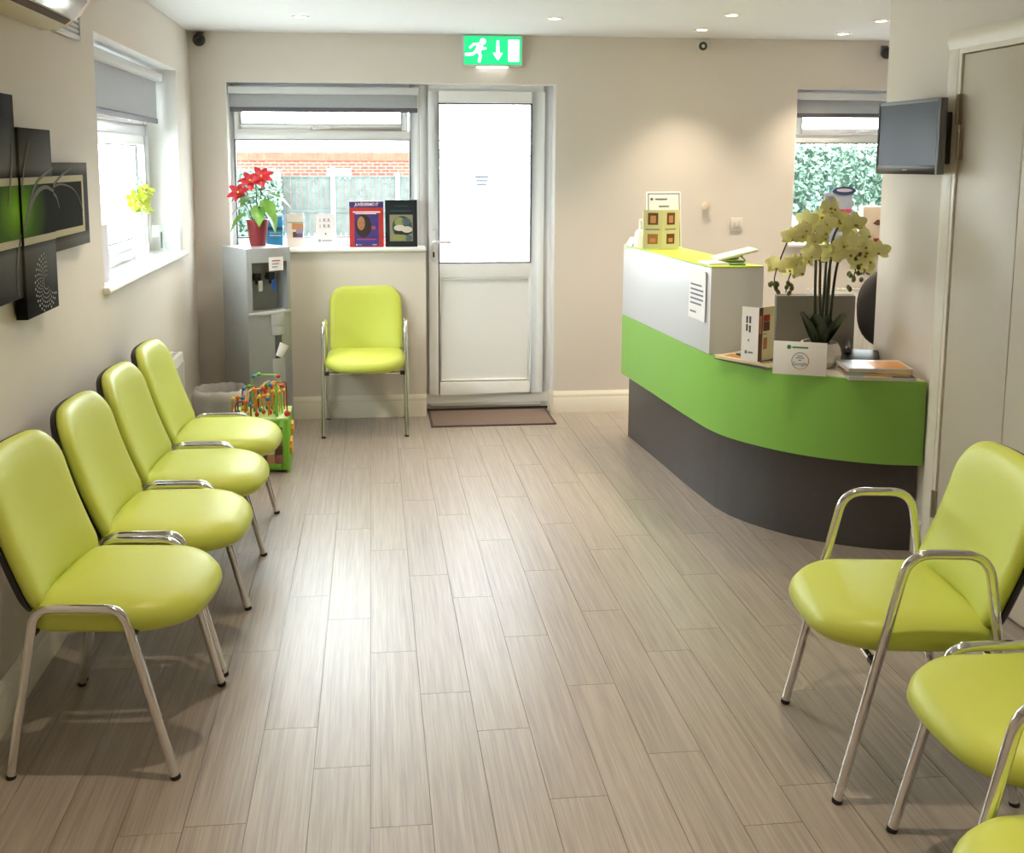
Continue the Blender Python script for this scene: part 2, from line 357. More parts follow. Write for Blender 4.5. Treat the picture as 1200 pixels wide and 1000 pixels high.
# window 3, in the left wall
r3 = thing('window_3', 'white framed window in left wall above the chairs', 'window', (LX, WL[0], WL[2]), 90, kind='structure')
w_, h_ = WL[1]-WL[0], WL[3]-WL[2]
obj('window_frame', MB().frame(0, w_, 0, h_, .055, .073, .05, .05, .165, .24).box(.055, w_-.073, .165, .24, .645, .70), UPVC, r3, bevel=.004)
obj('casement_sash', MB().frame(.057, w_-.075, .052, .643, .05, .115, .045, .05, .15, .225), UPVC, r3, bevel=.005)
obj('fanlight_sash', MB().frame(.057, w_-.075, .702, h_-.052, .045, .115, .04, .045, .15, .225), UPVC, r3, bevel=.005)
obj('gasket', MB().frame(.107, w_-.19, .097, .593, .006, .006, .006, .006, .190, .1955), GASKET, r3)
for a in ((.107, w_-.19, .097, .593), (.102, w_-.19, .742, h_-.097)):
    obj('pane', MB().box(a[0], a[1], .196, .20, a[2], a[3]), GLASS, r3)
handle(r3, 1.2, .72, .15); sill(r3, w_, .165, over=.03, ext=.03)
# reveals of the left window are painted white
struct('trim_1', MB().box(LX-.17, LX-.001, WL[0]-.0005, WL[0]+.004, WL[2], WL[3]).box(LX-.17, LX-.001, WL[1]-.004, WL[1]+.0005, WL[2], WL[3]).box(LX-.17, LX-.001, WL[0], WL[1], WL[3]-.004, WL[3]+.0005), SILLM, 'white painted reveal of the left window', 'trim')
struct('trim_2', MB().box(W1[0]-.0005, W1[0]+.004, D+.001, D+.105, W1[2], W1[3]).box(W1[0], DR[1], D+.001, D+.105, W1[3]-.004, W1[3]+.0005).box(DR[1]-.004, DR[1]+.0005, D+.001, D+.105, .142, DR[3]), SILLM, 'white painted reveal around back window and door', 'trim')
struct('trim_3', MB().box(W2[0]-.0005, W2[0]+.004, D+.001, D+.105, W2[2], W2[3]).box(W2[0], W2[1], D+.001, D+.105, W2[3]-.004, W2[3]+.0005), SILLM, 'white painted reveal of the window behind reception', 'trim')

def blind(label, loc, rz, W, zt, drop, y):
    t = thing('roller_blind', label, 'blind', loc, rz, 'grey roller blinds')
    obj('cassette', MB().box(.002, W-.002, y-.03, y+.03, zt-.045, zt), CASS, t, bevel=.008)
    obj('fabric', MB().box(.012, W-.012, y+.006, y+.008, zt-drop, zt-.03), BLINDF, t)
    obj('bottom_bar', MB().box(.010, W-.010, y, y+.014, zt-drop-.028, zt-drop), BLINDB, t, bevel=.003)
    return t
blind('grey roller blind half lowered over window above water cooler', (W1[0]+.006, D, W1[2]), 0, W1[1]-W1[0]-.01, .985, .125, .045)
blind('grey roller blind half lowered over window behind reception desk', (W2[0]+.006, D, W2[2]), 0, W2[1]-W2[0]-.012, .965, .13, .045)
blind('grey roller blind half lowered over left wall window', (LX, WL[0]+.006, WL[2]), 90, WL[1]-WL[0]-.08, .985, .245, .09)

# ------------------------------------------------------------------ glazed back door
d1 = thing('door_1', 'white door with obscure glass upper pane and solid lower panel', 'door', (DR[0]+.036, D, 0), kind='structure')
W_ = DR[1]-DR[0]-.036
obj('door_frame', MB().frame(-.036, W_, .02, 2.10, .06, .06, .03, .045, .105, .175), UPVC, d1, bevel=.004)
LF = (.018, W_-.055, .115, 2.06)   # leaf
GX = (.082, W_-.138, .975, 1.985); PX = (.093, W_-.10, .195, .88)
lf = MB().frame(LF[0], LF[1], LF[2], LF[3], GX[0]-LF[0], LF[1]-GX[1], PX[2]-LF[2], LF[3]-GX[3], .085, .15)
lf.box(GX[0], GX[1], .085, .15, PX[3], GX[2])
obj('door_leaf', lf, UPVC, d1, bevel=.004)
obj('threshold', MB().box(-.03, W_-.006, .100, .175, .05, .115), UPVC, d1, bevel=.006)
obj('gap_shade', MB().box(-.03, W_-.006, .112, .175, .0, .05), mat('gap_shade', '#4b443d', .6), d1)  # dark-coloured block standing in for the shaded gap under the threshold
obj('gasket', MB().frame(GX[0], GX[1], GX[2], GX[3], .006, .006, .004, .006, .082, .12), GASKET, d1)
obj('pane', MB().box(GX[0], GX[1], .115, .121, GX[2], GX[3]), FROST, d1)
obj('lower_panel', MB().box(GX[0]-.01, GX[1]+.01, .105, .13, PX[2]-.01, PX[3]+.01), UPVC, d1)
obj('panel_bead', MB().frame(GX[0], GX[1], PX[2], PX[3], .014, .014, .018, .014, .09, .108), UPVC, d1, bevel=.005)
hp = obj('handle_plate', MB().box(.035, .062, .073, .086, 1.0, 1.19), mat('handle_white', '#e4e4e4', .3), d1, bevel=.005)
obj('handle_lever', MB().tube(round_path([(.048, .08, 1.115), (.048, .035, 1.115), (.155, .032, 1.115)], .015), .009, 10), MATS['handle_white'], hp, smooth=40)
obj('keyhole', MB().box(.043, .054, .068, .075, 1.015, 1.05), BLACKP, hp, bevel=.003)
fp = bpy.data.materials.new('translucent_paper'); fp.use_nodes = True; MATS['translucent_paper'] = fp; _n = fp.node_tree; _t = _n.nodes.new('ShaderNodeBsdfTranslucent'); _t.inputs[0].default_value = (.8, .85, .9, 1)
_m = _n.nodes.new('ShaderNodeMixShader'); _m.inputs[0].default_value = .5; _n.links.new(_n.nodes['Principled BSDF'].outputs[0], _m.inputs[1]); _n.links.new(_t.outputs[0], _m.inputs[2]); _n.links.new(_m.outputs[0], _n.nodes['Material Output'].inputs['Surface'])
nt_ = thing('paper_notice', 'small white notice taped to the obscure door glass', 'notice', (.70, D+.113, 1.50))
obj('sheet', MB().box(-.075, .075, -.0006, 0, -.06, .06), mat('translucent_paper', '#dde3e6', .6), nt_)  # half-translucent sheet; its text lines are pale grey
for i, wd in enumerate((.085, .07, .06)): obj('text_line', MB().box(-wd/2, wd/2, -.0010, -.0007, .02-.024*i, .028-.024*i), mat('pale_ink', '#9fa4ab', .7), nt_)

# ------------------------------------------------------------------ cupboard with pair of doors in the right wall
c2 = thing('door_2', 'tall cream cupboard with pair of narrow hinged doors in right wall', 'door', (RX, 0, 0), kind='structure')
ap = [(0, 0), (.07, 0), (.07, -.012), (.055, -.02), (.03, -.022), (.012, -.016), (0, -.014)]   # architrave (across, out)
ar = MB()
ar.prism([(b, CD[1]+a) for a, b in ap], 0, CD[2], 'z')
ar.prism([(b, CD[0]-a) for a, b in ap], 0, CD[2], 'z')
ar.prism([(b, CD[2]+a) for a, b in ap], CD[0]-.07, CD[1]+.07, 'y')
obj('architrave', ar, TRIM, c2, smooth=30)
obj('door_lining', MB().box(-.012, .12, CD[1]-.02, CD[1], 0, CD[2]).box(-.012, .12, CD[0], CD[0]+.02, 0, CD[2]).box(-.012, .12, CD[0]+.02, CD[1]-.02, CD[2]-.02, CD[2]), TRIM, c2)
ym = (CD[0]+CD[1])/2
for a, b, nm in ((ym+.0015, CD[1]-.023, 1), (CD[0]+.023, ym-.0015, 0)):
    lfm = obj('cupboard_door', MB().box(-.004, .03, a, b, .008, CD[2]-.024), mat('cupboard_paint', '#cbc1b0', .4), c2, bevel=.003)
    if nm:
        for yy, z0, z1 in ((b+.004, 1.765, 1.88), (b-.014, 1.632, 1.742), (b+.012, .20, .31)):
            obj('hinge', MB().tube([(-.016, yy, z0), (-.016, yy, z1)], .007, 10).box(-.0135, -.0045, yy-.013, yy+.013, z0, z1), HINGE, lfm, smooth=40)

# ------------------------------------------------------------------ recessed downlights
DL_RING = mesh_of(MB().lathe([(.030, 0), (.030, -.004), (.046, -.004), (.048, -.001), (.048, 0)], n=28), 'bezel', mat('bezel_white', '#e8e6e2', .3), smooth=40)
DL_LENS = mesh_of(MB().lathe([(0, -.0015), (.031, -.0015), (.031, 0), (0, 0)], n=24), 'lamp_lens', mat('lamp_lens', '#fff2dd', .3, emit='#ffe9cc', estr=25), smooth=40)
def downlight(x, y, label, watts=1.0):
    t = thing('ceiling_spotlight', label, 'spotlight', (x, y, H), 0, 'recessed ceiling spotlights')
    obj('bezel', DL_RING, None, t); obj('lamp_lens', DL_LENS, None, t)
    l = bpy.data.lights.new('downlight', 'SPOT'); l.energy = DOWNLIGHT_W*watts; l.color = DOWNLIGHT_COL; l.spot_size = R(92); l.spot_blend = .9; l.shadow_soft_size = .022
    lo = bpy.data.objects.new('spot_lamp', l); COL.objects.link(lo); lo.parent = t; lo.location = (0, 0, -.012)
for x, y, lb in ((-.37, 5.76, 'recessed ceiling spotlight nearest the left window and cooler'),
                 (1.0, 5.67, 'recessed ceiling spotlight in front of the exit sign and door'),
                 (1.906, 5.43, 'recessed ceiling spotlight over middle of reception counter'),
                 (1.941, 6.04, 'recessed ceiling spotlight close in front of the round wall detector'),
                 (2.851, 6.137, 'recessed ceiling spotlight nearest the window behind reception'),
                 (2.80, 5.561, 'recessed ceiling spotlight at the edge of the right wall'),
                 (1.888, 4.853, 'recessed ceiling spotlight at top edge over near end of counter'),
                 (-.40, 4.05, 'recessed ceiling spotlight above the row of four chairs'),
                 (1.02, 4.0, 'recessed ceiling spotlight above the middle of the floor'),
                 (-.42, 2.48, 'recessed ceiling spotlight above the nearest left chair'),
                 (1.08, 2.3, 'recessed ceiling spotlight above the right hand chairs'),
                 (-.42, .9, 'recessed ceiling spotlight left, just in front of viewer'),
                 (1.05, .75, 'recessed ceiling spotlight right, just in front of viewer'),
                 (-.40, -.6, 'recessed ceiling spotlight left, above the viewer'),
                 (1.0, -.7, 'recessed ceiling spotlight right, above the viewer')):
    downlight(x, y, lb)

# ------------------------------------------------------------------ chairs
def make_chair(name, label, arms):
    t = thing(name, label, 'chair')
    # seat cushion: outline in (x, y), front is +x
    out = dense(rrect(.41, .47, (.13, .13, .06, .06), 8))           # (x along width first) -> treat first coord as x
    out = [(x+.035, y) for x, y in out]
    def bulge(x, y): return x + max(0, (x+.05))/.33*.04*(1-(y/.235)**2) if x > -.05 else x
    base = [(bulge(x, y), y) for x, y in out]
    cx = .045
    rings = []
    for ins, z in ((.06, -.048), (.02, -.044), (.004, -.03), (0, -.010), (.004, .010), (.018, .027), (.045, .037), (.09, .042), (.15, .0445), (.2, .045), (.235, .045)):
        k = 1-ins/.24
        ring = []
        for x, y in base:
            xx = cx+(x-cx)*k; yy = y*k
            fr = max(0, (xx-.10)/.17)
            ring.append((xx, yy, .44+z - (.020*fr*fr if z > -.03 else .006*fr*fr)))
        rings.append(ring)
    obj('seat', MB().rings(rings), LIME, t, smooth=60)
    obj('seat_pan', MB().prism([(cx+(x-cx)*.80, y*.80) for x, y in base], .384, .394, 'z'), BLACKP, t)
    # back cushion: outline (y, s), tilted
    bo = dense(rrect(.45, .42, (.06, .10, .10, .06), 8))
    TI = R(16.5); n3 = lambda y, s_, n: (-.180 + (.95-.4*s_/.42)*y*y - .012*math.sin(PI*min(1, s_/.42)) - s_*math.sin(TI) + n*math.cos(TI), y, .436 + s_*math.cos(TI) + n*math.sin(TI))
    def brings(spec, sc0):
        rs = []
        for ins, n in spec:
            rs.append([n3(y*(sc0-ins/.225), .21+(s_+.014*(1-(y/.225)**2)*max(0, s_/.21))*(sc0-ins/.21), n) for y, s_ in bo])
        return rs
    obj('backrest', MB().rings(brings(((.02, -.008), (.004, -.006), (0, .006), (.003, .018), (.014, .029), (.035, .036), (.07, .039), (.11, .040), (.15, .040), (.175, .040), (.195, .040), (.205, .040)), 1)), LIME, t, smooth=60)
    obj('back_shell', MB().rings(brings(((.205, -.030), (.19, -.030), (.16, -.030), (.12, -.030), (.08, -.030), (.03, -.030), (.012, -.028), (.003, -.022), (.0, -.009)), 1)), BLACKP, t, smooth=50)
    for s in (-1, 1):
        obj('back_bracket', MB().tube(round_path([(-.215, s*.12, .56), (-.19, s*.12, .405), (0, s*.12, .392)], .05), .010, 8), BLACKP, t, smooth=50)
    yy = .245
    for s in (-1, 1):
        if arms: pts = [(-.224, s*yy, .004), (-.118, s*yy, .664), (.078, s*yy, .664), (.224, s*yy, .004)]
        else: pts = [(-.218, s*yy, .004), (-.132, s*yy, .472), (.098, s*yy, .472), (.218, s*yy, .004)]
        sf = obj('side_frame', MB().tube(round_path(pts, .075 if arms else .06, 8), .0125, 14), CHROME, t, smooth=50)
        for k in (0, 3):
            a = Vector(pts[k]); b = Vector(pts[1 if k == 0 else 2]); d = (b-a).normalized()
            obj('foot_cap', MB().tube([a-d*.004, a+d*.007], .0132, 12), RUBBER, sf, smooth=40)
    zb = .40 if not arms else .372
    for x in ((-.146, .117) if not arms else (-.165, .143)):
        cb = obj('cross_bar', MB().tube([(x, -yy, zb), (x, yy, zb)], .009, 10), CHROME, t, smooth=40)
        for s in (-1, 1):
            obj('bar_cap', MB().tube([(x, s*(yy-.035), zb), (x, s*(yy-.010), zb)], .0125, 10), BLACKP, cb, smooth=40)
    return t
ch = make_chair('waiting_chair', 'lime chair with chrome legs nearest viewer in left row of four', False)
ch['group'] = 'lime chairs along left wall'
ch.location = (-.728, 2.877, 0); ch.rotation_euler = (0, 0, R(-6))
G = 'lime chairs along left wall'
dup(ch, (-.695, 3.412, 0), -2, 'lime chair second from viewer in the left row of four', G)
dup(ch, (-.688, 3.930, 0), -1.5, 'lime chair third from viewer in the left row of four', G)
dup(ch, (-.682, 4.449, 0), -1.5, 'lime chair farthest in the left row, beside the bead toy', G)
dup(ch, (1.455, 1.955, 0), 178, 'armless lime chair between the two armchairs on the right', 'lime chairs on the right')
ca = make_chair('waiting_armchair', 'lime armchair with chrome arm loops beside the reception counter', True)
ca['group'] = 'lime chairs on the right'
ca.location = (1.416, 2.545, 0); ca.rotation_euler = (0, 0, R(172.7))
dup(ca, (1.215, 1.372, 0), 178, 'lime armchair cut off at the bottom right corner', 'lime chairs on the right')
dup(ca, (-.052, 6.205, 0), -91, 'lime armchair against back wall under the window', 'lime chair by the door')

# ------------------------------------------------------------------ reception counter
rc = thing('reception_counter', 'curved reception counter with white, green and charcoal bands', 'counter', (1.9, 4.9, 0))
def W2L(p): return (p[0]-1.9, p[1]-4.9)
def spline(pts, n=8):
    out = []
    P = [Vector((*p, 0)) for p in pts]; P = [P[0]*2-P[1]] + P + [P[-1]*2-P[-2]]
    for i in range(1, len(P)-2):
        for k in range(n):
            t = k/n; a, b, c, d = P[i-1], P[i], P[i+1], P[i+2]
            q = .5*((2*b) + (c-a)*t + (2*a-5*b+4*c-d)*t*t + (3*b-a-3*c+d)*t**3); out.append((q.x, q.y))
    out.append((P[-2].x, P[-2].y)); return out
GRN = [(1.452, 5.86), (1.489, 5.35), (1.520, 4.85), (1.545, 4.57)] 
CUR = [(1.545, 4.57), (1.585, 4.42), (1.665, 4.27), (1.78, 4.125), (1.92, 4.015), (2.08, 3.935), (2.236, 3.897)]
curve = spline(CUR, 6)
outer = GRN[:-1] + curve
def offset(pts, d):
    out = []
    for i, p in enumerate(pts):
        a = pts[max(i-1, 0)]; b = pts[min(i+1, len(pts)-1)]; dx, dy = b[0]-a[0], b[1]-a[1]; l = math.hypot(dx, dy)
        out.append((min(p[0]-dy/l*d, 2.244), p[1]+dx/l*d))
    return out
def band(pts, th, z0, z1): 
    inn = offset(pts, th); poly = [W2L(p) for p in pts] + [W2L(p) for p in inn[::-1]]
    return MB().prism(poly, z0, z1, 'z')
obj('green_band', band(outer, .022, .384, .735), GREENL, rc, smooth=30)
bse = offset(outer, .050)
obj('base_panel', band(bse, .02, .0, .70), DARKL, rc, smooth=30)
obj('end_panel', MB().prism([W2L(p) for p in ((1.525, 5.83), (2.10, 5.83), (2.10, 5.85), (1.525, 5.85))], 0, .70, 'z'), DARKL, rc)
inner = [(2.236, 4.36), (2.16, 4.75), (2.14, 5.86)]
top = [W2L(p) for p in offset(outer, .0225)] + [W2L(p) for p in inner]
obj('worktop', MB().prism(top, .705, .7352, 'z'), CREAML, rc)
bx = [(1.452, 5.86), (1.489, 5.35), (1.520, 4.85), (1.547, 4.572)]
bin_ = [(1.797, 4.572), (1.77, 4.85), (1.739, 5.35), (1.702, 5.86)]
box_poly = [W2L(p) for p in bx + bin_]
obj('upper_box', MB().prism(box_poly, .736, 1.138, 'z'), WHITEL, rc, bevel=.002)
obj('upper_top', MB().prism(box_poly, 1.1385, 1.146, 'z'), LIMEL, rc, bevel=.002)
ntc = thing('paper_notice', 'white printed notice taped to the white face of the counter', 'notice', (1.5275, 4.71, 1.0), -84.9)
# local x runs along the face towards the viewer, local -y is out of the face
obj('sheet', MB().prism([(-.10, -.0005), (.10, -.0005), (.10, -.004), (.02, -.0018), (-.10, -.0014)], -.12, .115, 'z'), PAPER, ntc)
for i, (wd, z) in enumerate(((.13, .045), (.15, .022), (.15, 0), (.15, -.022), (.13, -.044), (.07, -.085))):
    obj('text_line', MB().box(-.07, -.07+wd, -.0052, -.0042, z-.004, z+.004), INK, ntc)

# ------------------------------------------------------------------ things on the upper counter
def tilted_panel(w, h, t, lean): return MB().box(-w/2, w/2, -t/2, t/2, 0, h).map(lambda x, y, z: (x, y+z*math.tan(lean), z))
SKIN = mat('print_skin', '#c98d62', .6); DKB = mat('print_brown', '#6a4230', .6); ORANGE = mat('print_orange', '#a8703c', .6); OLIVE = mat('print_olive', '#d6d0a4', .6)
bs = thing('brochure_holder', 'two-sided pale green brochure stand with small portrait prints on counter end', 'stand', (1.575, 5.5, 1.1465), 8)
obj('base_foot', MB().box(-.11, .11, -.06, .06, 0, .004), ACRYL, bs)
pa = obj('panel', MB().box(-.105, -.008, -.02, -.014, .004, .215).map(lambda x, y, z: (x, y+(x+.008)*-.35, z)), OLIVE, bs)
pb = obj('panel', MB().box(-.008, .108, -.02, -.014, .004, .215).map(lambda x, y, z: (x, y+(x+.008)*.25, z)), OLIVE, bs)
for par, x0, k, cols in ((pa, -.082, -.35, (DKB, SKIN, ORANGE)), (pb, .022, .25, (DKB, SKIN, DKB))):
    f = lambda x, y, z, k=k: (x, y+(x+.008)*k, z)
    obj('print', MB().box(x0, x0+.052, -.0215, -.0205, .135, .20).map(f), cols[0], par)
    obj('print', MB().box(x0+.012, x0+.04, -.0225, -.0218, .145, .185).map(f), cols[1], par)
    obj('print', MB().box(x0, x0+.052, -.0215, -.0205, .03, .085).map(f), cols[2], par)
    obj('print', MB().box(x0+.012, x0+.04, -.0225, -.0218, .04, .062).map(f), cols[1], par)
    obj('text_line', MB().box(x0-.012, x0+.06, -.0215, -.0205, .107, .113).map(f), INK, par)
cf = thing('desk_sign', 'white framed card standing behind the pale green brochure stand', 'card', (1.615, 5.585, 1.1465), 4)
obj('frame', tilted_panel(.20, .31, .008, .12), PAPER, cf, bevel=.002)
obj('border', MB().frame(-.092, .092, .01, .302, .004, .004, .004, .004, -.0052, -.0045).map(lambda x, y, z: (x, y+z*math.tan(.12), z)), mat('ink_slate', '#6d7686', .6), cf)
for i, (a, b, z) in enumerate(((-.05, .02, .27), (-.03, .03, .23), (-.06, -.02, .195), (-.01, .0, .195), (.02, .03, .195))):
    obj('text_line', MB().box(a, b, -.0055, -.0045, z-.004, z+.004).map(lambda x, y, z: (x, y+z*math.tan(.12), z)), INK, cf)
obj('logo', MB().lathe([(0, 0), (.008, 0), (.008, .001), (0, .001)], n=14).map(lambda x, y, z: (x-.07, -.0048-z+(.27+y)*math.tan(.12), .27+y)), mat('logo_green', '#3f8f63', .6), cf)
ds = thing('soap_dispenser', 'small white dispenser with short spout at far end of counter', 'dispenser', (1.50, 5.66, 1.1465))
obj('body', MB().lathe([(0, 0), (.038, 0), (.036, .06), (.028, .09), (.012, .10), (.012, .155), (0, .155)], n=20), PAPER, ds, smooth=40)
obj('spout', MB().tube([(0, 0, .15), (0, -.03, .152)], .008, 8), PAPER, ds, smooth=40)
wbx = thing('tissue_box', 'low white box with sloping front at far counter corner', 'box', (1.54, 5.76, 1.1465), 5)
obj('body', MB().prism([(-.05, 0), (.03, 0), (.03, .045), (-.02, .045)], -.05, .05, 'y').map(lambda x, y, z: (x-.04, y, z)), PAPER, wbx, bevel=.003)
tb = thing('tablet_stand', 'white tilted tablet on a looped wire stand at near counter end', 'tablet', (1.725, 4.79, 1.1465), -4)
obj('slab', MB().box(-.095, .105, -.075, .075, -.006, .006).map(lambda x, y, z: (x*math.cos(.24)-z*math.sin(.24), y, .036+x*math.sin(.24)+z*math.cos(.24))), mat('pale_slab', '#e6ead8', .35), tb, bevel=.004)
for yy in (-.06, .06):
    obj('wire_loop', MB().tube(round_path([(-.075, yy, .006), (.05, yy, .006), (.02, yy, .034), (-.03, yy, .022)], .01), .005, 8), mat('stand_green', '#7d9a3c', .4), tb, smooth=40)
pp = thing('paper_pad', 'thin white pad of papers on the near end of counter top', 'papers', (1.60, 4.70, 1.1465), 5)
for i in range(3): obj('sheet', MB().box(-.055+.004*i, .05-.003*i, -.07+.005*i, .07, .003*i, .003*i+.0028), PAPER, pp)
pn = thing('green_card', 'small dark green card lying beside the white papers', 'card', (1.69, 4.635, 1.1465), -12)
obj('card', MB().box(-.035, .035, -.03, .03, 0, .006), mat('card_green', '#3d6b2a', .5), pn, bevel=.001)

# ------------------------------------------------------------------ things on the low worktop
ZT = .7355
def magazine(name, label, loc, rz, w, d, th, cover, group, prints=()):
    t = thing(name, label, 'magazine', loc, rz, group)
    obj('pages', MB().box(-w/2+.002, w/2-.002, -d/2+.002, d/2-.002, .0008, th-.0008), mat('page_edges', '#ded8cc', .7), t)
    obj('cover', MB().box(-w/2, w/2, -d/2, d/2, th-.0008, th).box(-w/2, w/2, -d/2, d/2, 0, .0008).box(-w/2, -w/2+.0012, -d/2, d/2, 0, th), cover, t)
    for (a, b, c, e, mm) in prints: obj('print', MB().box(a, b, c, e, th, th+.0006), mm, t)
    return t
YEL = mat('print_yellow', '#d9a53a', .5); BLU = mat('print_blue', '#3f5d86', .5); NAVY = mat('print_navy', '#2b3a63', .5); TEAL = mat('print_teal', '#7aa39a', .5); REDP = mat('print_red', '#b33528', .5)
MGA = 'magazines beside the leaflet holder'; MGB = 'magazines at the wall end of the counter'
magazine('magazine', 'dark bottom magazine of pile under the leaflet holder', (1.70, 4.385, ZT), 28, .215, .29, .008, mat('cover_slate', '#4a4b52', .4), MGA)
magazine('magazine', 'thick cream magazine in middle of pile under leaflet holder', (1.70, 4.38, ZT+.0088), 34, .21, .29, .012, mat('cover_cream', '#d9c9a0', .4), MGA, ((-.08, .08, -.12, -.04, YEL), (-.08, -.01, .02, .12, ORANGE)))
magazine('magazine', 'small dark booklet directly beneath the leaflet holder', (1.735, 4.36, ZT+.0218), 12, .17, .21, .007, mat('cover_dark', '#3a2c28', .4), MGA, ((-.03, .08, -.10, -.02, DKB),))
lh = thing('leaflet_holder', 'folded skin treatment leaflet standing on pile of magazines', 'leaflet', (1.650, 4.31, ZT+.0295), 0)
ZL = .235
p1 = obj('front_panel', MB().prism([(-.055, -.02), (0, -.075), (.003, -.073), (-.052, -.018)], 0, ZL, 'z'), PAPER, lh)
p2 = obj('side_panel', MB().prism([(0, -.075), (.095, -.01), (.093, -.007), (0, -.072)], 0, ZL, 'z'), OLIVE, lh)
def on_side(u0, u1, z0, z1, m, n=.0012):
    a = Vector((0, -.075)); d = Vector((.095, .065)).normalized(); nn = Vector((d.y, -d.x)); q = [a+d*u0, a+d*u1]
    obj('print', MB().prism([tuple(q[0]), tuple(q[0]+nn*n), tuple(q[1]+nn*n), tuple(q[1])], z0, z1, 'z'), m, p2)
on_side(0, .028, 0, ZL, DKB); on_side(.004, .02, .12, .20, SKIN, .0018); on_side(.034, .08, .13, .17, DKB); on_side(.034, .08, .172, .20, REDP); on_side(.04, .065, .05, .10, ORANGE); on_side(.034, .06, .115, .119, INK)
def on_front(u0, u1, z0, z1, m, n=.0012):
    a = Vector((-.055, -.02)); d = Vector((.055, -.055)).normalized(); nn = Vector((d.y, -d.x)); q = [a+d*u0, a+d*u1]
    obj('print', MB().prism([tuple(q[0]), tuple(q[0]+nn*n), tuple(q[1]+nn*n), tuple(q[1])], z0, z1, 'z'), m, p1)
for u, z in ((.02, .165), (.034, .165), (.02, .13), (.034, .125)): on_front(u, u+.008, z, z+.03, mat('ink_dark', '#4b4a52', .6))
on_front(.018, .028, .03, .045, mat('logo_green', '#3f8f63', .6)); on_front(.032, .055, .033, .04, INK); on_front(.03, .036, .085, .095, INK)
# review card
gc = thing('review_card', 'white card with multicoloured circle standing before the orchid pot', 'card', (1.775, 4.085, ZT), -24)
fq = lambda x, y, z: (x, y+z*.18, z)
obj('card', MB().box(-.108, .108, -.0015, .0015, 0, .137).map(fq), PAPER, gc, bevel=.0006)
obj('back_flap', MB().box(-.108, .108, .0, .003, 0, .12).map(lambda x, y, z: (x, y+.075-z*.42, z)), PAPER, gc)
cc = [mat('ring_blue', '#5b79b5', .5), mat('ring_red', '#cf5c4a', .5), mat('ring_yellow', '#d9ad4d', .5), mat('ring_green', '#5c9a63', .5)]
for q in range(4):
    ring = []
    for k in range(11): a = R(150-90*q-9*k); ring.append((.002+.034*math.cos(a), .058+.034*math.sin(a)))
    obj('circle_arc', MB().prism(ribbon(ring, .0028), -.0022, -.0016, 'y').map(fq), cc[q], gc)
tilt = (PI/2-math.atan(.18), 0, 0)
text('word', 'Google', .020, mat('ring_blue', '#5b79b5', .5), gc, (.001, -.0021+.046*.18, .046), tilt)
for z, wd in ((.079, .022), (.070, .034), (.061, .014)): obj('text_line', MB().box(-wd/2, wd/2, -.0022, -.0016, z-.0015, z+.0015).map(fq), INK, gc)
obj('logo', MB().lathe([(0, 0), (.009, 0), (.009, .0008), (0, .0008)], n=16).map(lambda x, y, z: (x-.045, -.0016-z+(.114+y)*.18, .114+y)), mat('logo_green', '#3f8f63', .6), gc)
obj('text_line', MB().box(-.032, .032, -.0022, -.0016, .110, .117).map(fq), MATS['logo_green'], gc)
# right pile of magazines
magazine('magazine', 'wide glossy bottom magazine of pile at wall end of counter', (2.09, 4.04, ZT), -12, .27, .215, .014, mat('cover_grey', '#b9b6b2', .3), MGB, ((-.13, -.07, -.10, -.02, TEAL), (-.06, .03, -.10, -.02, YEL), (.04, .13, -.10, -.03, NAVY)))
magazine('magazine', 'brown magazine in the middle of pile at wall end', (2.09, 4.06, ZT+.0150), -18, .26, .20, .010, mat('cover_brown', '#7d5536', .4), MGB, ((-.12, -.02, -.09, -.02, ORANGE), (.0, .13, -.095, -.04, YEL)))
magazine('magazine', 'curled white and orange magazine on top of pile at wall end', (2.095, 4.07, ZT+.0262), -10, .26, .19, .016, mat('cover_white', '#d9d7d6', .3), MGB, ((-.02, .12, -.08, .07, mat('print_tangerine', '#c98b3e', .5)), (-.12, -.05, -.08, .06, mat('print_lilac', '#c7cbe0', .4))))
# monitor seen from behind
mo = thing('computer_monitor', 'grey computer monitor seen from behind the orchid', 'monitor', (2.005, 4.47, ZT), -6)
obj('screen_back', MB().box(-.18, .18, -.012, .012, .02, .285), mat('monitor_grey', '#77736a', .4), mo, bevel=.006)
obj('bezel', MB().frame(-.182, .182, .018, .287, .012, .012, .018, .012, .012, .02), mat('monitor_rim', '#a8a49b', .4), mo, bevel=.003)
obj('screen', MB().box(-.17, .17, .0125, .015, .036, .275), mat('screen_black', '#101216', .15), mo)
obj('stand', MB().box(-.03, .03, -.03, -.012, .005, .12).box(-.09, .09, -.07, .09, 0, .01), MATS['monitor_rim'], mo, bevel=.003)
ph = thing('desk_telephone', 'black desk telephone behind the pile of magazines', 'telephone', (2.15, 4.31, ZT), -25)
obj('body', MB().prism([(-.09, 0), (.08, 0), (.08, .05), (-.09, .02)], -.08, .08, 'x').map(lambda x, y, z: (x, y, z)), BLACKP, ph, bevel=.006)
obj('handset', MB().tube(round_path([(-.055, -.06, .05), (-.055, -.05, .065), (-.055, .05, .085), (-.055, .065, .07)], .02), [.018]*2+[.014]*14+[.018]*0 if False else .016, 10), BLACKP, ph, smooth=50)

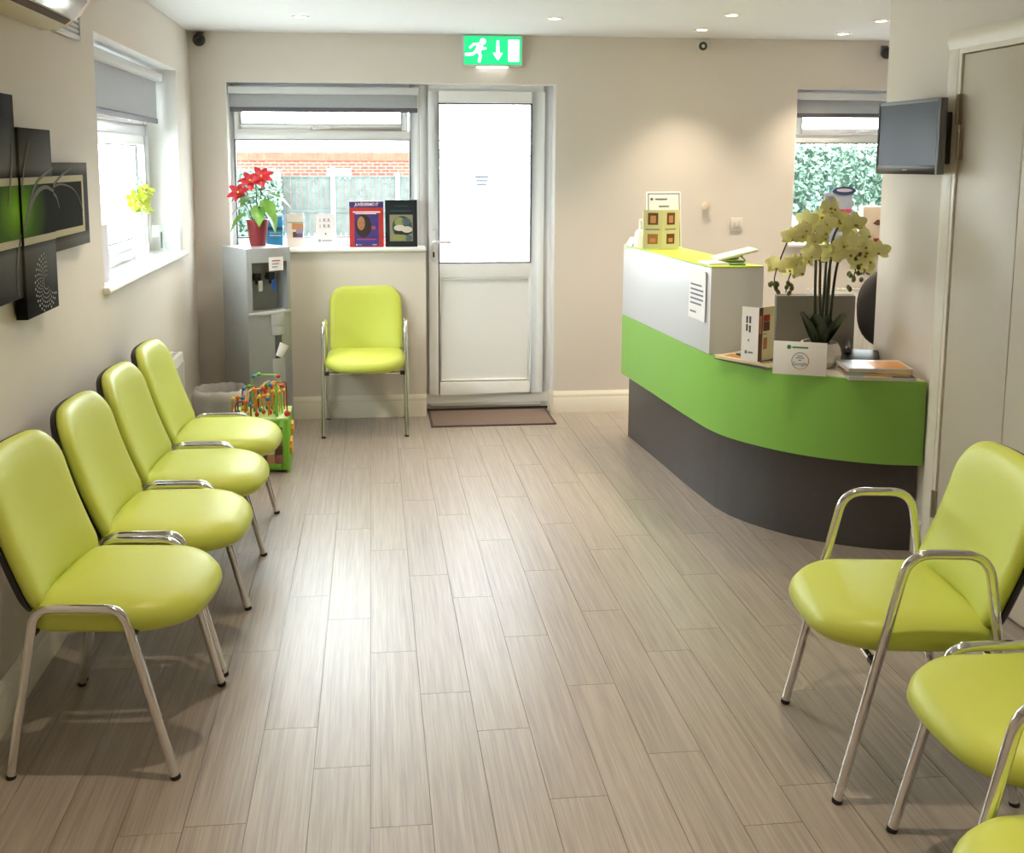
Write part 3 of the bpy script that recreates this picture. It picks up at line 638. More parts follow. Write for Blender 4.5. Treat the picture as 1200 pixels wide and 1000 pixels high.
# ------------------------------------------------------------------ orchid
orc = thing('potted_orchid', 'tall artificial orchid with pale yellow blooms in white pot', 'plant', (1.938, 4.26, ZT))
POTM = mat('pot_white', '#dcd8cf', .3)
obj('pot', MB().lathe([(0, 0), (.066, 0), (.088, .03), (.095, .06), (.088, .09), (.078, .108), (.072, .108), (.076, .088), (.07, .06), (0, .06)], n=10), POTM, orc, bevel=0)
obj('soil', MB().lathe([(0, .085), (.03, .087), (.068, .084), (.066, .07), (0, .07)], n=16), mat('moss', '#3c3a24', .9, noise=(60, .3)), orc)
LEAFD = mat('orchid_leaf', '#28381f', .35); STEM = mat('orchid_stem', '#2f3320', .5); PET = mat('orchid_petal', '#eeebA0', .5, noise=(30, .06)); LIP = mat('orchid_lip', '#a99440', .5); BUD = mat('orchid_bud', '#5d6136', .5)
def leaf_mesh(name, L_, W_, droop, m, fold=.25, n=8, shape=None):
    vs, fs = [], []
    for i in range(n+1):
        t = i/n; wd = W_/2*(shape(t) if shape else math.sin(PI*min(1, t*.93+.04))**.75); x = L_*t
        z = -droop*t*t*L_
        for j, s in enumerate((-1, -.5, 0, .5, 1)): vs.append((x, s*wd, z+abs(s)*wd*fold))
    for i in range(n):
        for j in range(4): fs.append((i*5+j, (i+1)*5+j, (i+1)*5+j+1, i*5+j+1))
    k = len(vs); vs += [(x, y, z-.0012) for x, y, z in vs]; fs += [tuple(reversed([q+k for q in f])) for f in fs]
    return mesh_of(MB().add(vs, fs), name, m, smooth=70)
ol = leaf_mesh('leaf', .17, .09, .12, LEAFD, fold=.2, shape=lambda t: max(.12, math.sin(PI*min(.985, .06+t*.94)))**.55)
for a, el, sc in ((185, 72, 1.0), (230, 78, .95), (275, 80, .9), (315, 72, 1.0), (0, 64, 1.0), (60, 68, .9), (130, 70, .95)):
    o = obj('leaf', ol, None, orc, loc=(.02*math.cos(R(a)), .02*math.sin(R(a)), .085), rot=(0, -R(el), R(a))); o.scale = (sc, sc, sc)
# one flower: five petals and a lip, facing local -y, about 7 cm across
def flower_mesh():
    mb = MB()
    for ang, ln, wd in ((90, .037, .023), (210, .036, .021), (330, .036, .021), (20, .040, .035), (160, .040, .035)):
        vs, fs = [], []; n = 6; ca, sa = math.cos(R(ang)), math.sin(R(ang))
        for i in range(n+1):
            t = i/n; w_ = wd/2*math.sin(PI*min(1, .1+t*.86))**.7; r_ = ln*t; y = -.004+.012*t*t
            for s in (-1, 0, 1):
                px, pz = r_*ca - s*w_*sa, r_*sa + s*w_*ca; vs.append((px, y+abs(s)*.003*(1-t), pz))
        for i in range(n):
            for j in range(2): fs.append((i*3+j, i*3+j+1, (i+1)*3+j+1, (i+1)*3+j))
        k = len(vs); vs += [(x, y+.0008, z) for x, y, z in vs]; fs += [tuple(reversed([q+k for q in f])) for f in fs]
        mb.add(vs, fs)
    return mesh_of(mb, 'flower', PET, smooth=60)
FLW = flower_mesh(); LIPM = mesh_of(MB().ball((0, -.009, -.006), .005, 8, 6, (1, 1.2, .9)), 'lip', LIP, smooth=60)
BUDM = mesh_of(MB().ball((0, 0, 0), .0095, 8, 6, (1, 1, 1.35)), 'bud', BUD, smooth=60)
def add_flower(p, yaw, pitch, sc=1.0):
    o = obj('flower', FLW, None, orc, loc=p, rot=(R(pitch), 0, R(yaw))); o.scale = (sc, sc, sc)
    obj('lip', LIPM, None, o)
stems = [
    [(-.02, 0, .08), (-.03, 0, .30), (-.035, 0, .52), (-.045, -.02, .60), (-.10, -.05, .645), (-.17, -.07, .60), (-.215, -.08, .51), (-.245, -.08, .42), (-.25, -.08, .36)],
    [(0.0, -.01, .08), (-.015, -.01, .35), (-.025, -.02, .48), (-.07, -.06, .55), (-.14, -.09, .50), (-.19, -.10, .41), (-.205, -.10, .34)],
    [(.02, .0, .08), (.03, .0, .35), (.035, 0, .54), (.06, -.03, .63), (.095, -.05, .62), (.12, -.06, .54), (.12, -.06, .44), (.10, -.07, .38)],
    [(.01, .02, .08), (.02, .02, .35), (.025, .02, .58), (.02, .0, .66), (-.01, -.03, .69), (-.05, -.05, .65), (-.06, -.06, .56), (-.05, -.07, .48)],
    [(.03, -.01, .08), (.045, -.02, .38), (.06, -.04, .50), (.095, -.07, .57), (.14, -.08, .54), (.155, -.08, .47), (.145, -.08, .41)],
    [(.015, -.02, .08), (.01, -.03, .36), (.02, -.05, .50), (.05, -.09, .56), (.08, -.11, .50), (.09, -.12, .42)]]
rngo = random.Random(11)
for st in stems:
    P = [Vector(p) for p in st]; pts = []
    Q = [P[0]*2-P[1]] + P + [P[-1]*2-P[-2]]
    for i in range(1, len(Q)-2):
        for k in range(6):
            t = k/6; a, b, c, d = Q[i-1], Q[i], Q[i+1], Q[i+2]
            pts.append(.5*((2*b)+(c-a)*t+(2*a-5*b+4*c-d)*t*t+(3*b-a-3*c+d)*t**3))
    pts.append(P[-1])
    obj('stem', MB().tube(pts, [.0068-.0048*i/len(pts) for i in range(len(pts))], 7), STEM, orc, smooth=60)
    n = len(pts); i0 = int(n*.42)
    idx = list(range(i0, n, 4))
    for j, i in enumerate(idx):
        p = pts[i]
        if j >= len(idx)-2:
            for q in range(3):
                obj('bud', BUDM, None, orc, loc=(p.x+rngo.uniform(-.028, .028), p.y+rngo.uniform(-.02, .01), p.z-.008+rngo.uniform(-.025, .025)), rot=(rngo.uniform(-.6, .6), rngo.uniform(-.6, .6), 0))
        else:
            for q in range(2):
                add_flower((p.x+rngo.uniform(-.03, .03), p.y-.02-rngo.uniform(0, .03)-.03*q, p.z-.012+rngo.uniform(-.035, .03)), rngo.uniform(-45, 45), rngo.uniform(-25, 15), rngo.uniform(1.05, 1.35))

# ------------------------------------------------------------------ water cooler (turned 45 degrees in the corner)
WCR = 36
wc = thing('water_cooler', 'silver floor-standing water cooler with two taps in the corner', 'water cooler', (-.695, 6.255, 0), WCR)
S_ = .145
prof = []                                   # plan outline with a bowed front (front = local -y)
for i in range(13):
    u = -S_+2*S_*i/12; prof.append((u, -S_-.035*(1-(u/S_)**2)))
plan = [(-S_, S_)] + prof + [(S_, S_)]
obj('body', MB().prism(plan, .02, .74, 'z').prism([(-S_, S_), (-S_, -S_), (-S_+.028, -S_-.01), (-S_+.028, -.03), (S_-.028, -.03), (S_-.028, -S_-.01), (S_, -S_), (S_, S_)], .74, 1.035, 'z').prism(plan, 1.035, 1.118, 'z'), SILVER, wc)
obj('plinth', MB().prism([(x*.93, y*.95) for x, y in plan], 0, .02, 'z'), BLACKP, wc)
obj('alcove_back', MB().box(-S_+.028, S_-.028, -.045, -.03, .74, 1.035), mat('alcove_grey', '#8d8e88', .4), wc)
obj('drip_shelf', MB().prism([(x*.98, y-.008) for x, y in prof] + [(S_-.03, -.05), (-S_+.03, -.05)], .725, .742, 'z'), SILVERL, wc, bevel=.003)
for x, nm, mm in ((-.045, 'white', mat('tap_white', '#d9dad6', .3)), (.045, 'blue', mat('tap_blue', '#2f62b5', .3))):
    tp = obj('tap', MB().tube([(x, -.045, .935), (x, -.105, .935)], .017, 14).tube([(x, -.085, .95), (x, -.085, .90)], .012, 12).box(x-.02, x+.02, -.10, -.07, .945, .965), BLACKP, wc, smooth=40)
    tp['label'] = nm + ' lever tap'
    obj('tap_lever', MB().box(x-.014, x+.014, -.128, -.118, .862, .925), mm, tp, bevel=.006)
obj('front_panel', MB().prism([(x*.42+.03, y-.016+.0*x) for x, y in prof] + [(.09, -.12), (-.03, -.12)], .655, .725, 'z'), SILVERL, wc, bevel=.003)
cupc = MB().prism([(.03+x*.42, y-.014) for x, y in prof] + [(.091, -.12), (-.031, -.12)], .16, .46, 'z').prism([(.03+x*.42, y-.014) for x, y in prof] + [(.091, -.12), (-.031, -.12)], .60, .655, 'z')
obj('cup_tube', cupc, SILVERL, wc, bevel=.003)
obj('cup_slot', MB().prism([(.03+x*.38, y-.004) for x, y in prof] + [(.085, -.12), (-.025, -.12)], .46, .60, 'z'), mat('slot_grey', '#4d4f4c', .5), wc)
obj('paper_label', MB().box(-.02, .075, -S_-.040, -S_-.0375, .985, 1.065), PAPER, wc)
for i in range(3): obj('label_text', MB().box(0, .055-.01*i, -S_-.0415, -S_-.0402, 1.04-.018*i, 1.046-.018*i), mat('label_ink', '#8a8fa0', .6) if i else REDP, wc)
cup = thing('paper_cup', 'white plastic cup tilted in the slot of water cooler', 'cup', (-.695+.02*math.cos(R(WCR))+.205*math.sin(R(WCR)), 6.255+.02*math.sin(R(WCR))-.205*math.cos(R(WCR)), .462), WCR)
obj('cup', MB().lathe([(0, 0), (.024, 0), (.033, .08), (.031, .08), (.022, .004), (0, .004)], n=20).map(lambda x, y, z: (x*math.cos(.5)+z*math.sin(.5), y*.5, z*math.cos(.5)-x*math.sin(.5)+.012)), mat('cup_white', '#f2f2f0', .3), cup, smooth=40)

# ------------------------------------------------------------------ poinsettia
po = thing('potted_poinsettia', 'red poinsettia in dark red pot on top of water cooler', 'plant', (-.685, 6.30, 1.1185))
obj('pot', MB().lathe([(0, 0), (.046, 0), (.066, .15), (.069, .15), (.069, .158), (.062, .158), (.060, .13), (0, .13)], n=24), mat('pot_red', '#7d1f28', .4), po, smooth=40)
obj('soil', MB().lathe([(0, .142), (.06, .138), (.06, .128), (0, .128)], n=16), mat('soil', '#2e2219', .9), po)
GLF = mat('poinsettia_leaf', '#5f8f36', .45, noise=(20, .15)); GLD = mat('poinsettia_leaf_dark', '#476638', .5); RLF = mat('poinsettia_bract', '#b01c2e', .45)
tips = [(-.06, -.02, .34), (.0, -.03, .385), (.035, -.02, .40), (-.10, -.01, .30)]
for i, tpp in enumerate(tips):
    obj('stem', MB().tube([(tpp[0]*.15, 0, .13), (tpp[0]*.5, tpp[1]*.3, .22), tpp], .0035, 7), mat('poinsettia_stem', '#4b5b3a', .6), po, smooth=50)
pl = leaf_mesh('leaf', .14, .085, .42, GLF, shape=lambda t: math.sin(PI*min(1, t**.8*.97+.02))); pl2 = leaf_mesh('leaf', .12, .07, .4, GLD, shape=lambda t: math.sin(PI*min(1, t**.8*.97+.02)))
for a, z, el, sc, k in ((350, .31, -5, 1.15, 0), (310, .28, -25, 1.2, 0), (20, .33, 8, 1.0, 1), (280, .24, -30, 1.0, 0), (195, .30, -2, 1.0, 1), (240, .30, -8, 1.0, 1), (178, .24, -10, 1.05, 1), (205, .20, -22, 1.1, 0), (330, .24, -42, 1.2, 0), (60, .32, 5, 1.0, 1), (120, .3, 5, 1.0, 1)):
    o = obj('leaf', (pl, pl2)[k], None, po, loc=(.05*math.cos(R(a)), .05*math.sin(R(a)), z), rot=(0, -R(el), R(a))); o.scale = (sc, sc, sc)
bl = leaf_mesh('bract', .075, .042, .3, RLF)
for cx, cy, cz, n, sc, tl in ((.035, -.03, .41, 7, 1.0, 50), (-.03, -.04, .385, 7, .95, 45), (-.105, -.02, .315, 6, .9, 55)):
    for i in range(n):
        a = 360*i/n+20; M_ = Matrix.Rotation(R(tl), 4, 'X') @ Matrix.Rotation(R(a), 4, 'Z') @ Matrix.Rotation(-R(12 if i % 2 else 28), 4, 'Y')
        o = obj('bract', bl, None, po, loc=(cx, cy, cz), rot=M_.to_euler()); o.scale = (sc,)*3
    obj('flower_centre', MB().ball((cx, cy-.006, cz+.006), .008, 8, 6), mat('centre_yellow', '#c9b23a', .5), po, smooth=60)

# ------------------------------------------------------------------ leaflets and books on the back sill
ZS = W1[2]+.0005
def stand_card(name, label, x, y, w, h, lean, cover, cat='leaflet', group=None, th=.004):
    t = thing(name, label, cat, (x, y, ZS), 0, group)
    f = lambda a, b, c: (a, b+c*math.tan(lean), c)
    obj('cover', MB().box(-w/2, w/2, -th/2, th/2, 0, h).map(f), cover, t)
    obj('strut', MB().box(-.02, .02, -.001, .001, 0, h*.6).map(lambda a, b, c: (a, b+th+.035-(c)*(.035-h*.6*math.tan(lean))/(h*.6), c)), PAPER, t)
    def pr(a, b, c, d, m, lay=1): obj('print', MB().box(a, b, -th/2-.0005*lay-.0003, -th/2-.0005*lay+.0002, c, d).map(f), m, t)
    return t, pr, f
t, pr, f = stand_card('leaflet', 'blue folded leaflet half hidden behind the red plant pot', -.605, 6.50, .10, .205, .1, mat('leaflet_blue', '#2f93cc', .5), group='leaflets on back sill')
pr(-.05, .05, .105, .125, mat('leaflet_navy', '#274a66', .5)); pr(-.03, .04, .07, .076, PAPER); pr(-.03, .04, .085, .095, mat('leaflet_sky', '#7cc3e6', .5)); pr(-.05, .05, .19, .205, PAPER)
t, pr, f = stand_card('leaflet', 'cream leaflet with green stripe and small face photograph', -.478, 6.50, .10, .205, .1, mat('leaflet_cream', '#e2dcd6', .5), group='leaflets on back sill')
pr(-.046, .05, .150, .156, mat('stripe_green', '#7fa98f', .5)); pr(-.02, .05, .11, .148, SKIN); pr(.005, .05, .085, .115, mat('print_mauve', '#a093b4', .5)); pr(-.015, .012, .06, .095, DKB); pr(.012, .045, .06, .095, mat('print_plum', '#6b5a86', .5))
t, pr, f = stand_card('leaflet', 'white leaflet with dark letters over green logo on sill', -.292, 6.50, .12, .205, .1, mat('leaflet_white', '#e9e7ea', .5), group='leaflets on back sill')
for xx in (-.032, -.004, .022):
    for zz in (.165, .128): text('letter', 'R' if xx > -.03 else 'I', .032, mat('letter_dark', '#57505c', .6), t, (xx, -.0032+zz*math.tan(.1), zz), (PI/2-.1, 0, 0))
pr(-.044, -.028, .032, .048, mat('logo_teal', '#79b3ab', .5)); pr(-.022, .04, .036, .044, mat('ink_pale', '#a9a9b4', .6)); pr(-.002, .006, .075, .088, INK)
t, pr, f = stand_card('poster_book', 'red and purple poster with portrait and bold white title', -.035, 6.475, .212, .283, .12, mat('poster_red', '#b8322f', .45), 'poster', 'posters on back sill', .012)
PUR = mat('poster_purple', '#3a2f72', .45); pr(-.106, .106, .245, .283, PUR); pr(-.075, .075, .005, .205, mat('poster_violet', '#41357c', .45)); pr(-.085, .085, .214, .221, PAPER); pr(-.07, .06, .205, .210, PAPER, 2)
oval = [(-.034+.024*math.cos(2*PI*k/20), .148+.043*math.sin(2*PI*k/20)) for k in range(20)]
hair = [(-.02+.05*math.cos(2*PI*k/20), .132+.072*math.sin(2*PI*k/20)) for k in range(20)]
obj('portrait_hair', MB().prism(hair, -.0082, -.0074, 'y').map(f), mat('hair_dark', '#2e1d1c', .6), t); obj('portrait_face', MB().prism(oval, -.0088, -.008, 'y').map(f), mat('portrait_skin', '#a5714e', .6), t)
for xx in (-.042, -.02): obj('portrait_eye', MB().box(xx-.006, xx+.006, -.0094, -.0086, .150, .154).map(f), DKB, t)
obj('portrait_mouth', MB().box(-.04, -.022, -.0094, -.0086, .120, .124).map(f), REDP, t)
pr(-.06, .06, .045, .052, mat('poster_pink', '#b24a5c', .5), 2); pr(.03, .055, .11, .13, MATS['poster_pink'], 2)
pr(-.066, -.058, .01, .02, PAPER, 2); pr(-.054, -.03, .013, .017, mat('ink_pale', '#a9a9b4', .6), 2); pr(.035, .062, .012, .018, MATS['ink_pale'], 2)
text('title', 'JUV\u00c9DERM\u00ae IT', .026, PAPER, t, (0, -.0078+.264*math.tan(.12), .264), (PI/2-.12, 0, 0), sx=.85, shear=.2, bold=.0006)
t, pr, f = stand_card('poster_book', 'black poster with close-up photograph of pale lips among leaves', .181, 6.475, .20, .292, .12, mat('poster_black', '#1b2428', .4), 'poster', 'posters on back sill', .012)
pr(-.072, .072, .035, .20, mat('photo_beige', '#8d8468', .6)); pr(-.045, .045, .25, .258, mat('title_dim', '#33454a', .6)); pr(-.065, .065, .22, .228, MATS['title_dim'])
def blob(n, cx, cz, rx, rz, m, y): obj(n, MB().prism([(cx+rx*math.cos(2*PI*k/18), cz+rz*math.sin(2*PI*k/18)) for k in range(18)], y-.0008, y, 'y').map(f), m, t)
blob('print', .005, .125, .062, .068, mat('photo_slate', '#3d5055', .6), -.0072); blob('print', -.012, .155, .03, .03, mat('photo_moss', '#8d9258', .6), -.008); blob('print', .03, .158, .028, .022, mat('photo_slate2', '#4f6468', .6), -.008)
blob('print', -.01, .118, .036, .019, mat('photo_pale', '#d8cfc0', .6), -.0088); blob('print', .035, .108, .034, .020, MATS['photo_pale'], -.0088); blob('print', .01, .09, .058, .014, mat('photo_dark', '#20262a', .6), -.0084)
blob('print', -.01, .06, .045, .02, MATS['photo_moss'], -.008); blob('print', .045, .055, .022, .018, MATS['photo_slate2'], -.008)

# ------------------------------------------------------------------ exit sign, cameras, wall fittings
ex = thing('exit_sign', 'lit green emergency exit sign with running man above door', 'sign', (.748, D-.045, 2.297))
obj('housing', MB().box(-.187, .187, -.01, .045, -.096, .094), mat('sign_housing', '#d5d6d0', .4), ex, bevel=.006)
EXG = mat('exit_green', '#12b56a', .4, emit='#1fd585', estr=.85); EXW = mat('exit_white', '#ffffff', .4, emit='#ffffff', estr=1.5)
obj('green_panel', MB().box(-.176, .176, -.014, -.0105, -.085, .083), EXG, ex)
def ep(name, pts): obj(name, MB().prism(pts, -.0152, -.0145, 'y'), EXW, ex)
ep('arrow', [(.024, .06), (.038, .06), (.042, -.015), (.062, -.015), (.031, -.062), (0, -.015), (.020, -.015)])
ep('doorway', [(.096, -.066), (.162, -.066), (.162, .064), (.096, .064)])
ep('man_head', [(-.062+.019*math.cos(2*PI*k/16), .052+.019*math.sin(2*PI*k/16)) for k in range(16)])
ep('man_body', ribbon([(-.075, .03), (-.095, -.012)], [.042, .034])); ep('man_arm', ribbon([(-.085, .04), (-.12, .034), (-.142, .012)], .013)); ep('man_arm', ribbon([(-.07, .03), (-.058, .008), (-.04, .012)], .012))
ep('man_leg', ribbon([(-.10, -.005), (-.125, -.024), (-.17, -.026)], .017)); ep('man_leg', ribbon([(-.092, -.005), (-.076, -.03), (-.085, -.072)], .017))
obj('lower_diffuser', MB().box(-.095, .095, -.005, .035, -.104, -.096), EXW, ex)
def dome(label, x, y, z):
    t = thing('security_camera', label, 'camera', (x, y, z), 0, 'security cameras')
    obj('mount', MB().box(-.02, .02, .03, .05, -.01, .05).tube([(0, .045, .03), (0, .01, .03)], .012, 10), mat('camera_mount', '#6a6763', .5), t, smooth=40)
    obj('eyeball', MB().ball((0, 0, 0), .038, 18, 12), mat('camera_black', '#1c1b1f', .35), t, smooth=60)
    obj('lens', MB().tube([(.006, -.034, -.008), (.007, -.041, -.009)], .013, 14), mat('lens_black', '#050507', .1), t, smooth=40)
dome('black ball camera in the left corner under ceiling', -1.012, D-.05, 2.337); dome('black ball camera half hidden by the right wall', 3.285, D-.05, 2.312)
de = thing('motion_detector', 'square white detector with dark ring high on back wall', 'detector', (2.083, D, 2.343))
obj('plate', MB().box(-.036, .036, -.022, 0, -.038, .038), mat('fitting_white', '#dcd8cf', .4), de, bevel=.006)
obj('ring', MB().lathe([(.016, 0), (.027, 0), (.027, .006), (.016, .006)], n=22).map(lambda x, y, z: (x, -.022-z, y)), mat('ring_dark', '#4a4a4a', .4), de, smooth=40)
obj('lens', MB().ball((0, -.024, 0), .014, 12, 8, (1, .5, 1)), MATS['fitting_white'], de, smooth=60)
kn = thing('wall_fitting', 'small round cream fitting on back wall above counter', 'fitting', (2.134, D, 1.34))
obj('knob', MB().lathe([(0, 0), (.016, 0), (.018, .014), (.026, .02), (.026, .034), (0, .04)], n=20).map(lambda x, y, z: (x, -z, y)), mat('knob_cream', '#d9ccb4', .4), kn, smooth=40)
sw = thing('light_switch', 'square double light switch on back wall beside window', 'switch', (2.345, D, 1.22))
obj('plate', MB().box(-.040, .040, -.010, 0, -.043, .043), mat('fitting_white', '#dcd8cf', .4), sw, bevel=.003)
for x in (-.016, .016): obj('rocker', MB().box(x-.011, x+.011, -.015, -.009, -.02, .02), mat('rocker_white', '#c9c4ba', .4), sw, bevel=.002)

# ------------------------------------------------------------------ air conditioner and vent on the left wall
ac = thing('air_conditioner', 'cream wall air conditioner with glossy flap near ceiling', 'air conditioner', (LX, 3.2, 2.05))
pa_ = [(0, .0), (.055, .003), (.10, .02), (.14, .055), (.175, .11), (.19, .18), (.19, .27), (.17, .29), (0, .29)]
obj('body', MB().prism(pa_, -.45, .42, 'y'), mat('ac_cream', '#cfc5a8', .45), ac, bevel=.006)
obj('flap', MB().prism([(.121, .030), (.166, .088), (.160, .096), (.113, .036)], -.40, .37, 'y').map(lambda x, y, z: (x+.004, y, z-.002)), mat('flap_chrome', '#c9c6bd', .15, metal=.8), ac, bevel=.002)
obj('flap_gap', MB().prism([(.096, .013), (.113, .026), (.110, .034), (.092, .022)], -.40, .37, 'y').map(lambda x, y, z: (x, y, z-.0005)), mat('gap_brown', '#4a3526', .7), ac)
obj('end_cap', MB().prism([(x*.985, z) for x, z in pa_], .42, .428, 'y'), mat('ac_white', '#dad7cd', .4), ac, bevel=.002)
ve = thing('vent_grille', 'white slatted vent grille on left wall beside air conditioner', 'vent', (LX, 3.885, 2.12), 90)
obj('frame', MB().frame(-.15, .15, -.058, .058, .014, .014, .018, .014, -.022, 0), mat('vent_white', '#d3d5d8', .4), ve, bevel=.003)
obj('backing', MB().box(-.14, .14, -.004, -.001, -.05, .05), mat('vent_dark', '#5a544a', .8), ve)
for i in range(5): obj('slat', MB().box(-.138, .138, -.018, -.006, -.034+.018*i, -.025+.018*i).map(lambda x, y, z: (x, y, z+(y+.012)*-.5)), MATS['vent_white'], ve)

# ------------------------------------------------------------------ canvas art on the left wall (three panels)
def canvas_mat():
    m = bpy.data.materials.new('canvas_print'); m.use_nodes = True; nt = m.node_tree; b = nt.nodes['Principled BSDF']; N = nt.nodes.new; L = nt.links.new
    tc = N('ShaderNodeTexCoord'); sp = N('ShaderNodeSeparateXYZ'); L(tc.outputs['Object'], sp.inputs[0])
    # vertical tone: pale grey next to the middle band, black away from it (printed on the canvas)
    mr = N('ShaderNodeMath'); mr.operation = 'ABSOLUTE'; L(sp.outputs['Z'], mr.inputs[0])
    b.inputs['Specular IOR Level'].default_value = .15
    cr = N('ShaderNodeValToRGB'); e = cr.color_ramp.elements; e[0].position = .10; e[0].color = lin('#141512'); e[1].position = .27; e[1].color = lin('#131314')
    x = cr.color_ramp.elements.new(.125); x.color = lin('#5c5a52')
    L(mr.outputs[0], cr.inputs['Fac']); L(cr.outputs['Color'], b.inputs['Base Color']); b.inputs['Roughness'].default_value = .8; return m
CANV = canvas_mat()
def glow_mat():
    m = bpy.data.materials.new('canvas_green'); m.use_nodes = True; nt = m.node_tree; b = nt.nodes['Principled BSDF']; N = nt.nodes.new; L = nt.links.new
    tc = N('ShaderNodeTexCoord'); mp = N('ShaderNodeMapping'); mp.inputs['Location'].default_value = (-.02, 0, .0); mp.inputs['Scale'].default_value = (1/.36, 1, 1/.22); L(tc.outputs['Object'], mp.inputs['Vector'])
    ln = N('ShaderNodeVectorMath'); ln.operation = 'LENGTH'; L(mp.outputs['Vector'], ln.inputs[0])
    cr = N('ShaderNodeValToRGB'); e = cr.color_ramp.elements; b.inputs['Specular IOR Level'].default_value = .1; e[0].position = .05; e[0].color = lin('#7fb52c'); e[1].position = .75; e[1].color = lin('#1c1d18')
    x = e.new(.4); x.color = lin('#46661e'); L(ln.outputs['Value'], cr.inputs['Fac']); L(cr.outputs['Color'], b.inputs['Base Color']); b.inputs['Roughness'].default_value = .9; return m
GLOW = glow_mat(); STRIPE = mat('canvas_stripe', '#bdb595', .8, spec=.1); SWSH = mat('canvas_swoosh', '#77756e', .8, spec=.1)
AY, AZ = 3.17, 1.475      # shared centre of the composition: y along the wall, z up
ART_G = 'canvas art panels on left wall'
def panel(label, y0, y1, z0, z1, d0, th=.035):
    t = thing('canvas_panel', label, 'picture', (LX, AY, AZ), 90, ART_G)
    obj('canvas', MB().box(y0-AY, y1-AY, -d0-th, -d0, z0-AZ, z1-AZ), CANV, t, bevel=.002)
    return t, -d0-th
def flat(name, pts, y, m, t, lay): obj(name, MB().prism(pts, y-.0006*lay-.0004, y-.0006*lay+.0003, 'y'), m, t)
def swoosh(pts, ws, y, t, lay):
    n = 6; sp = spline(pts, n); wi = []
    for i in range(len(sp)): k = min(i//n, len(ws)-2); u = (i-k*n)/n; wi.append(ws[k]*(1-u)+ws[k+1]*u)
    flat('swoosh', ribbon(sp, wi), y, SWSH, t, lay)
def rect(a, b, c, d): return [(a, c), (b, c), (b, d), (a, d)]
ST, SB = .098, -.105     # stripe outer top and bottom
p, yy = panel('tallest black canvas of the art set, cut off at left edge', 2.86, 3.205, 1.215, 1.815, .002)
flat('green_field', rect(-.31, .035, SB+.02, ST-.02), yy, GLOW, p, 1); flat('stripe', rect(-.31, .035, ST-.022, ST), yy, STRIPE, p, 2); flat('stripe', rect(-.31, .035, SB, SB+.022), yy, STRIPE, p, 2)
swoosh([(-.06, .02), (-.03, .09), (-.005, .16), (.0, .24)], [.004, .012, .010, .002], yy, p, 3); swoosh([(.034, -.07), (.0, -.13), (-.02, -.19), (-.015, -.25)], [.012, .012, .008, .003], yy, p, 3)
p, yy = panel('black canvas with green glow and dotted spiral at its foot', 3.208, 3.522, 1.145, 1.722, .009)
flat('green_field', rect(.038, .352, SB+.02, ST-.02), yy, GLOW, p, 1); flat('stripe', rect(.038, .352, ST-.022, ST), yy, STRIPE, p, 2); flat('stripe', rect(.038, .352, SB, SB+.022), yy, STRIPE, p, 2)
swoosh([(.045, -.06), (.10, .0), (.18, .05), (.27, .065), (.352, .05)], [.010, .016, .016, .012, .010], yy, p, 3)
swoosh([(.07, -.02), (.16, .07), (.26, .105), (.352, .125)], [.006, .012, .010, .006], yy, p, 4)
swoosh([(.04, .06), (.07, .13), (.13, .21)], [.008, .010, .002], yy, p, 5)
dots = MB()
for k in range(19):
    a = R(70+13*k)
    for i in range(6):
        r_ = .022+.013*i; dx, dz = .225+r_*1.25*math.cos(a+.09*i), -.235+r_*1.05*math.sin(a+.09*i)
        if not (.05 < dx < .34 and dz > -.322): continue
        s_ = .0016+.0005*i; dots.prism([(dx+s_*math.cos(q*PI/3), dz+s_*math.sin(q*PI/3)) for q in range(6)], yy-.0022, yy-.0014, 'y')
tag(obj('dot_spiral', dots, mat('canvas_dots', '#b9b7ab', .5), p), kind='stuff')
p, yy = panel('small landscape black canvas nearest the window', 3.525, 3.965, 1.322, 1.617, .002)
flat('green_field', rect(.357, .715, SB+.02, ST-.02), yy, GLOW, p, 1); flat('stripe', rect(.357, .73, ST-.022, ST), yy, STRIPE, p, 2); flat('stripe', rect(.357, .73, SB, SB+.022), yy, STRIPE, p, 2); flat('stripe', rect(.708, .73, SB+.022, ST-.022), yy, STRIPE, p, 2)
swoosh([(.357, .045), (.40, .03), (.43, -.01)], [.010, .009, .003], yy, p, 3); swoosh([(.357, .06), (.45, .07), (.58, .055), (.66, .02), (.71, -.03)], [.006, .006, .005, .004, .003], yy, p, 4); swoosh([(.357, .065), (.47, .10), (.60, .125)], [.010, .008, .002], yy, p, 5)

# ------------------------------------------------------------------ wall screen on the right
tv = thing('wall_screen', 'small grey wall-mounted screen beside the cupboard', 'screen', (2.155, 3.99, 1.575), -86)
# local: x along the wall towards the viewer, -y into the room
obj('case', MB().box(-.215, .215, -.012, .016, 0, .292), mat('tv_grey', '#5e6063', .4), tv, bevel=.004)
obj('back_box', MB().box(-.13, .17, .016, .075, .04, .24), mat('tv_black', '#2a2725', .5), tv, bevel=.006)
obj('bezel', MB().frame(-.215, .215, 0, .292, .012, .014, .034, .014, -.016, -.011), mat('tv_bezel', '#6d7073', .4), tv, bevel=.002)
obj('screen', MB().box(-.203, .201, -.0135, -.0125, .034, .278), mat('tv_screen', '#2b2e33', .35, spec=.25), tv)
obj('logo', MB().box(-.015, .015, -.0168, -.0158, .014, .02), mat('tv_logo', '#8d9093', .4), tv)
obj('bracket', MB().box(-.03, .03, .06, .094, .10, .18), BLACKP, tv)

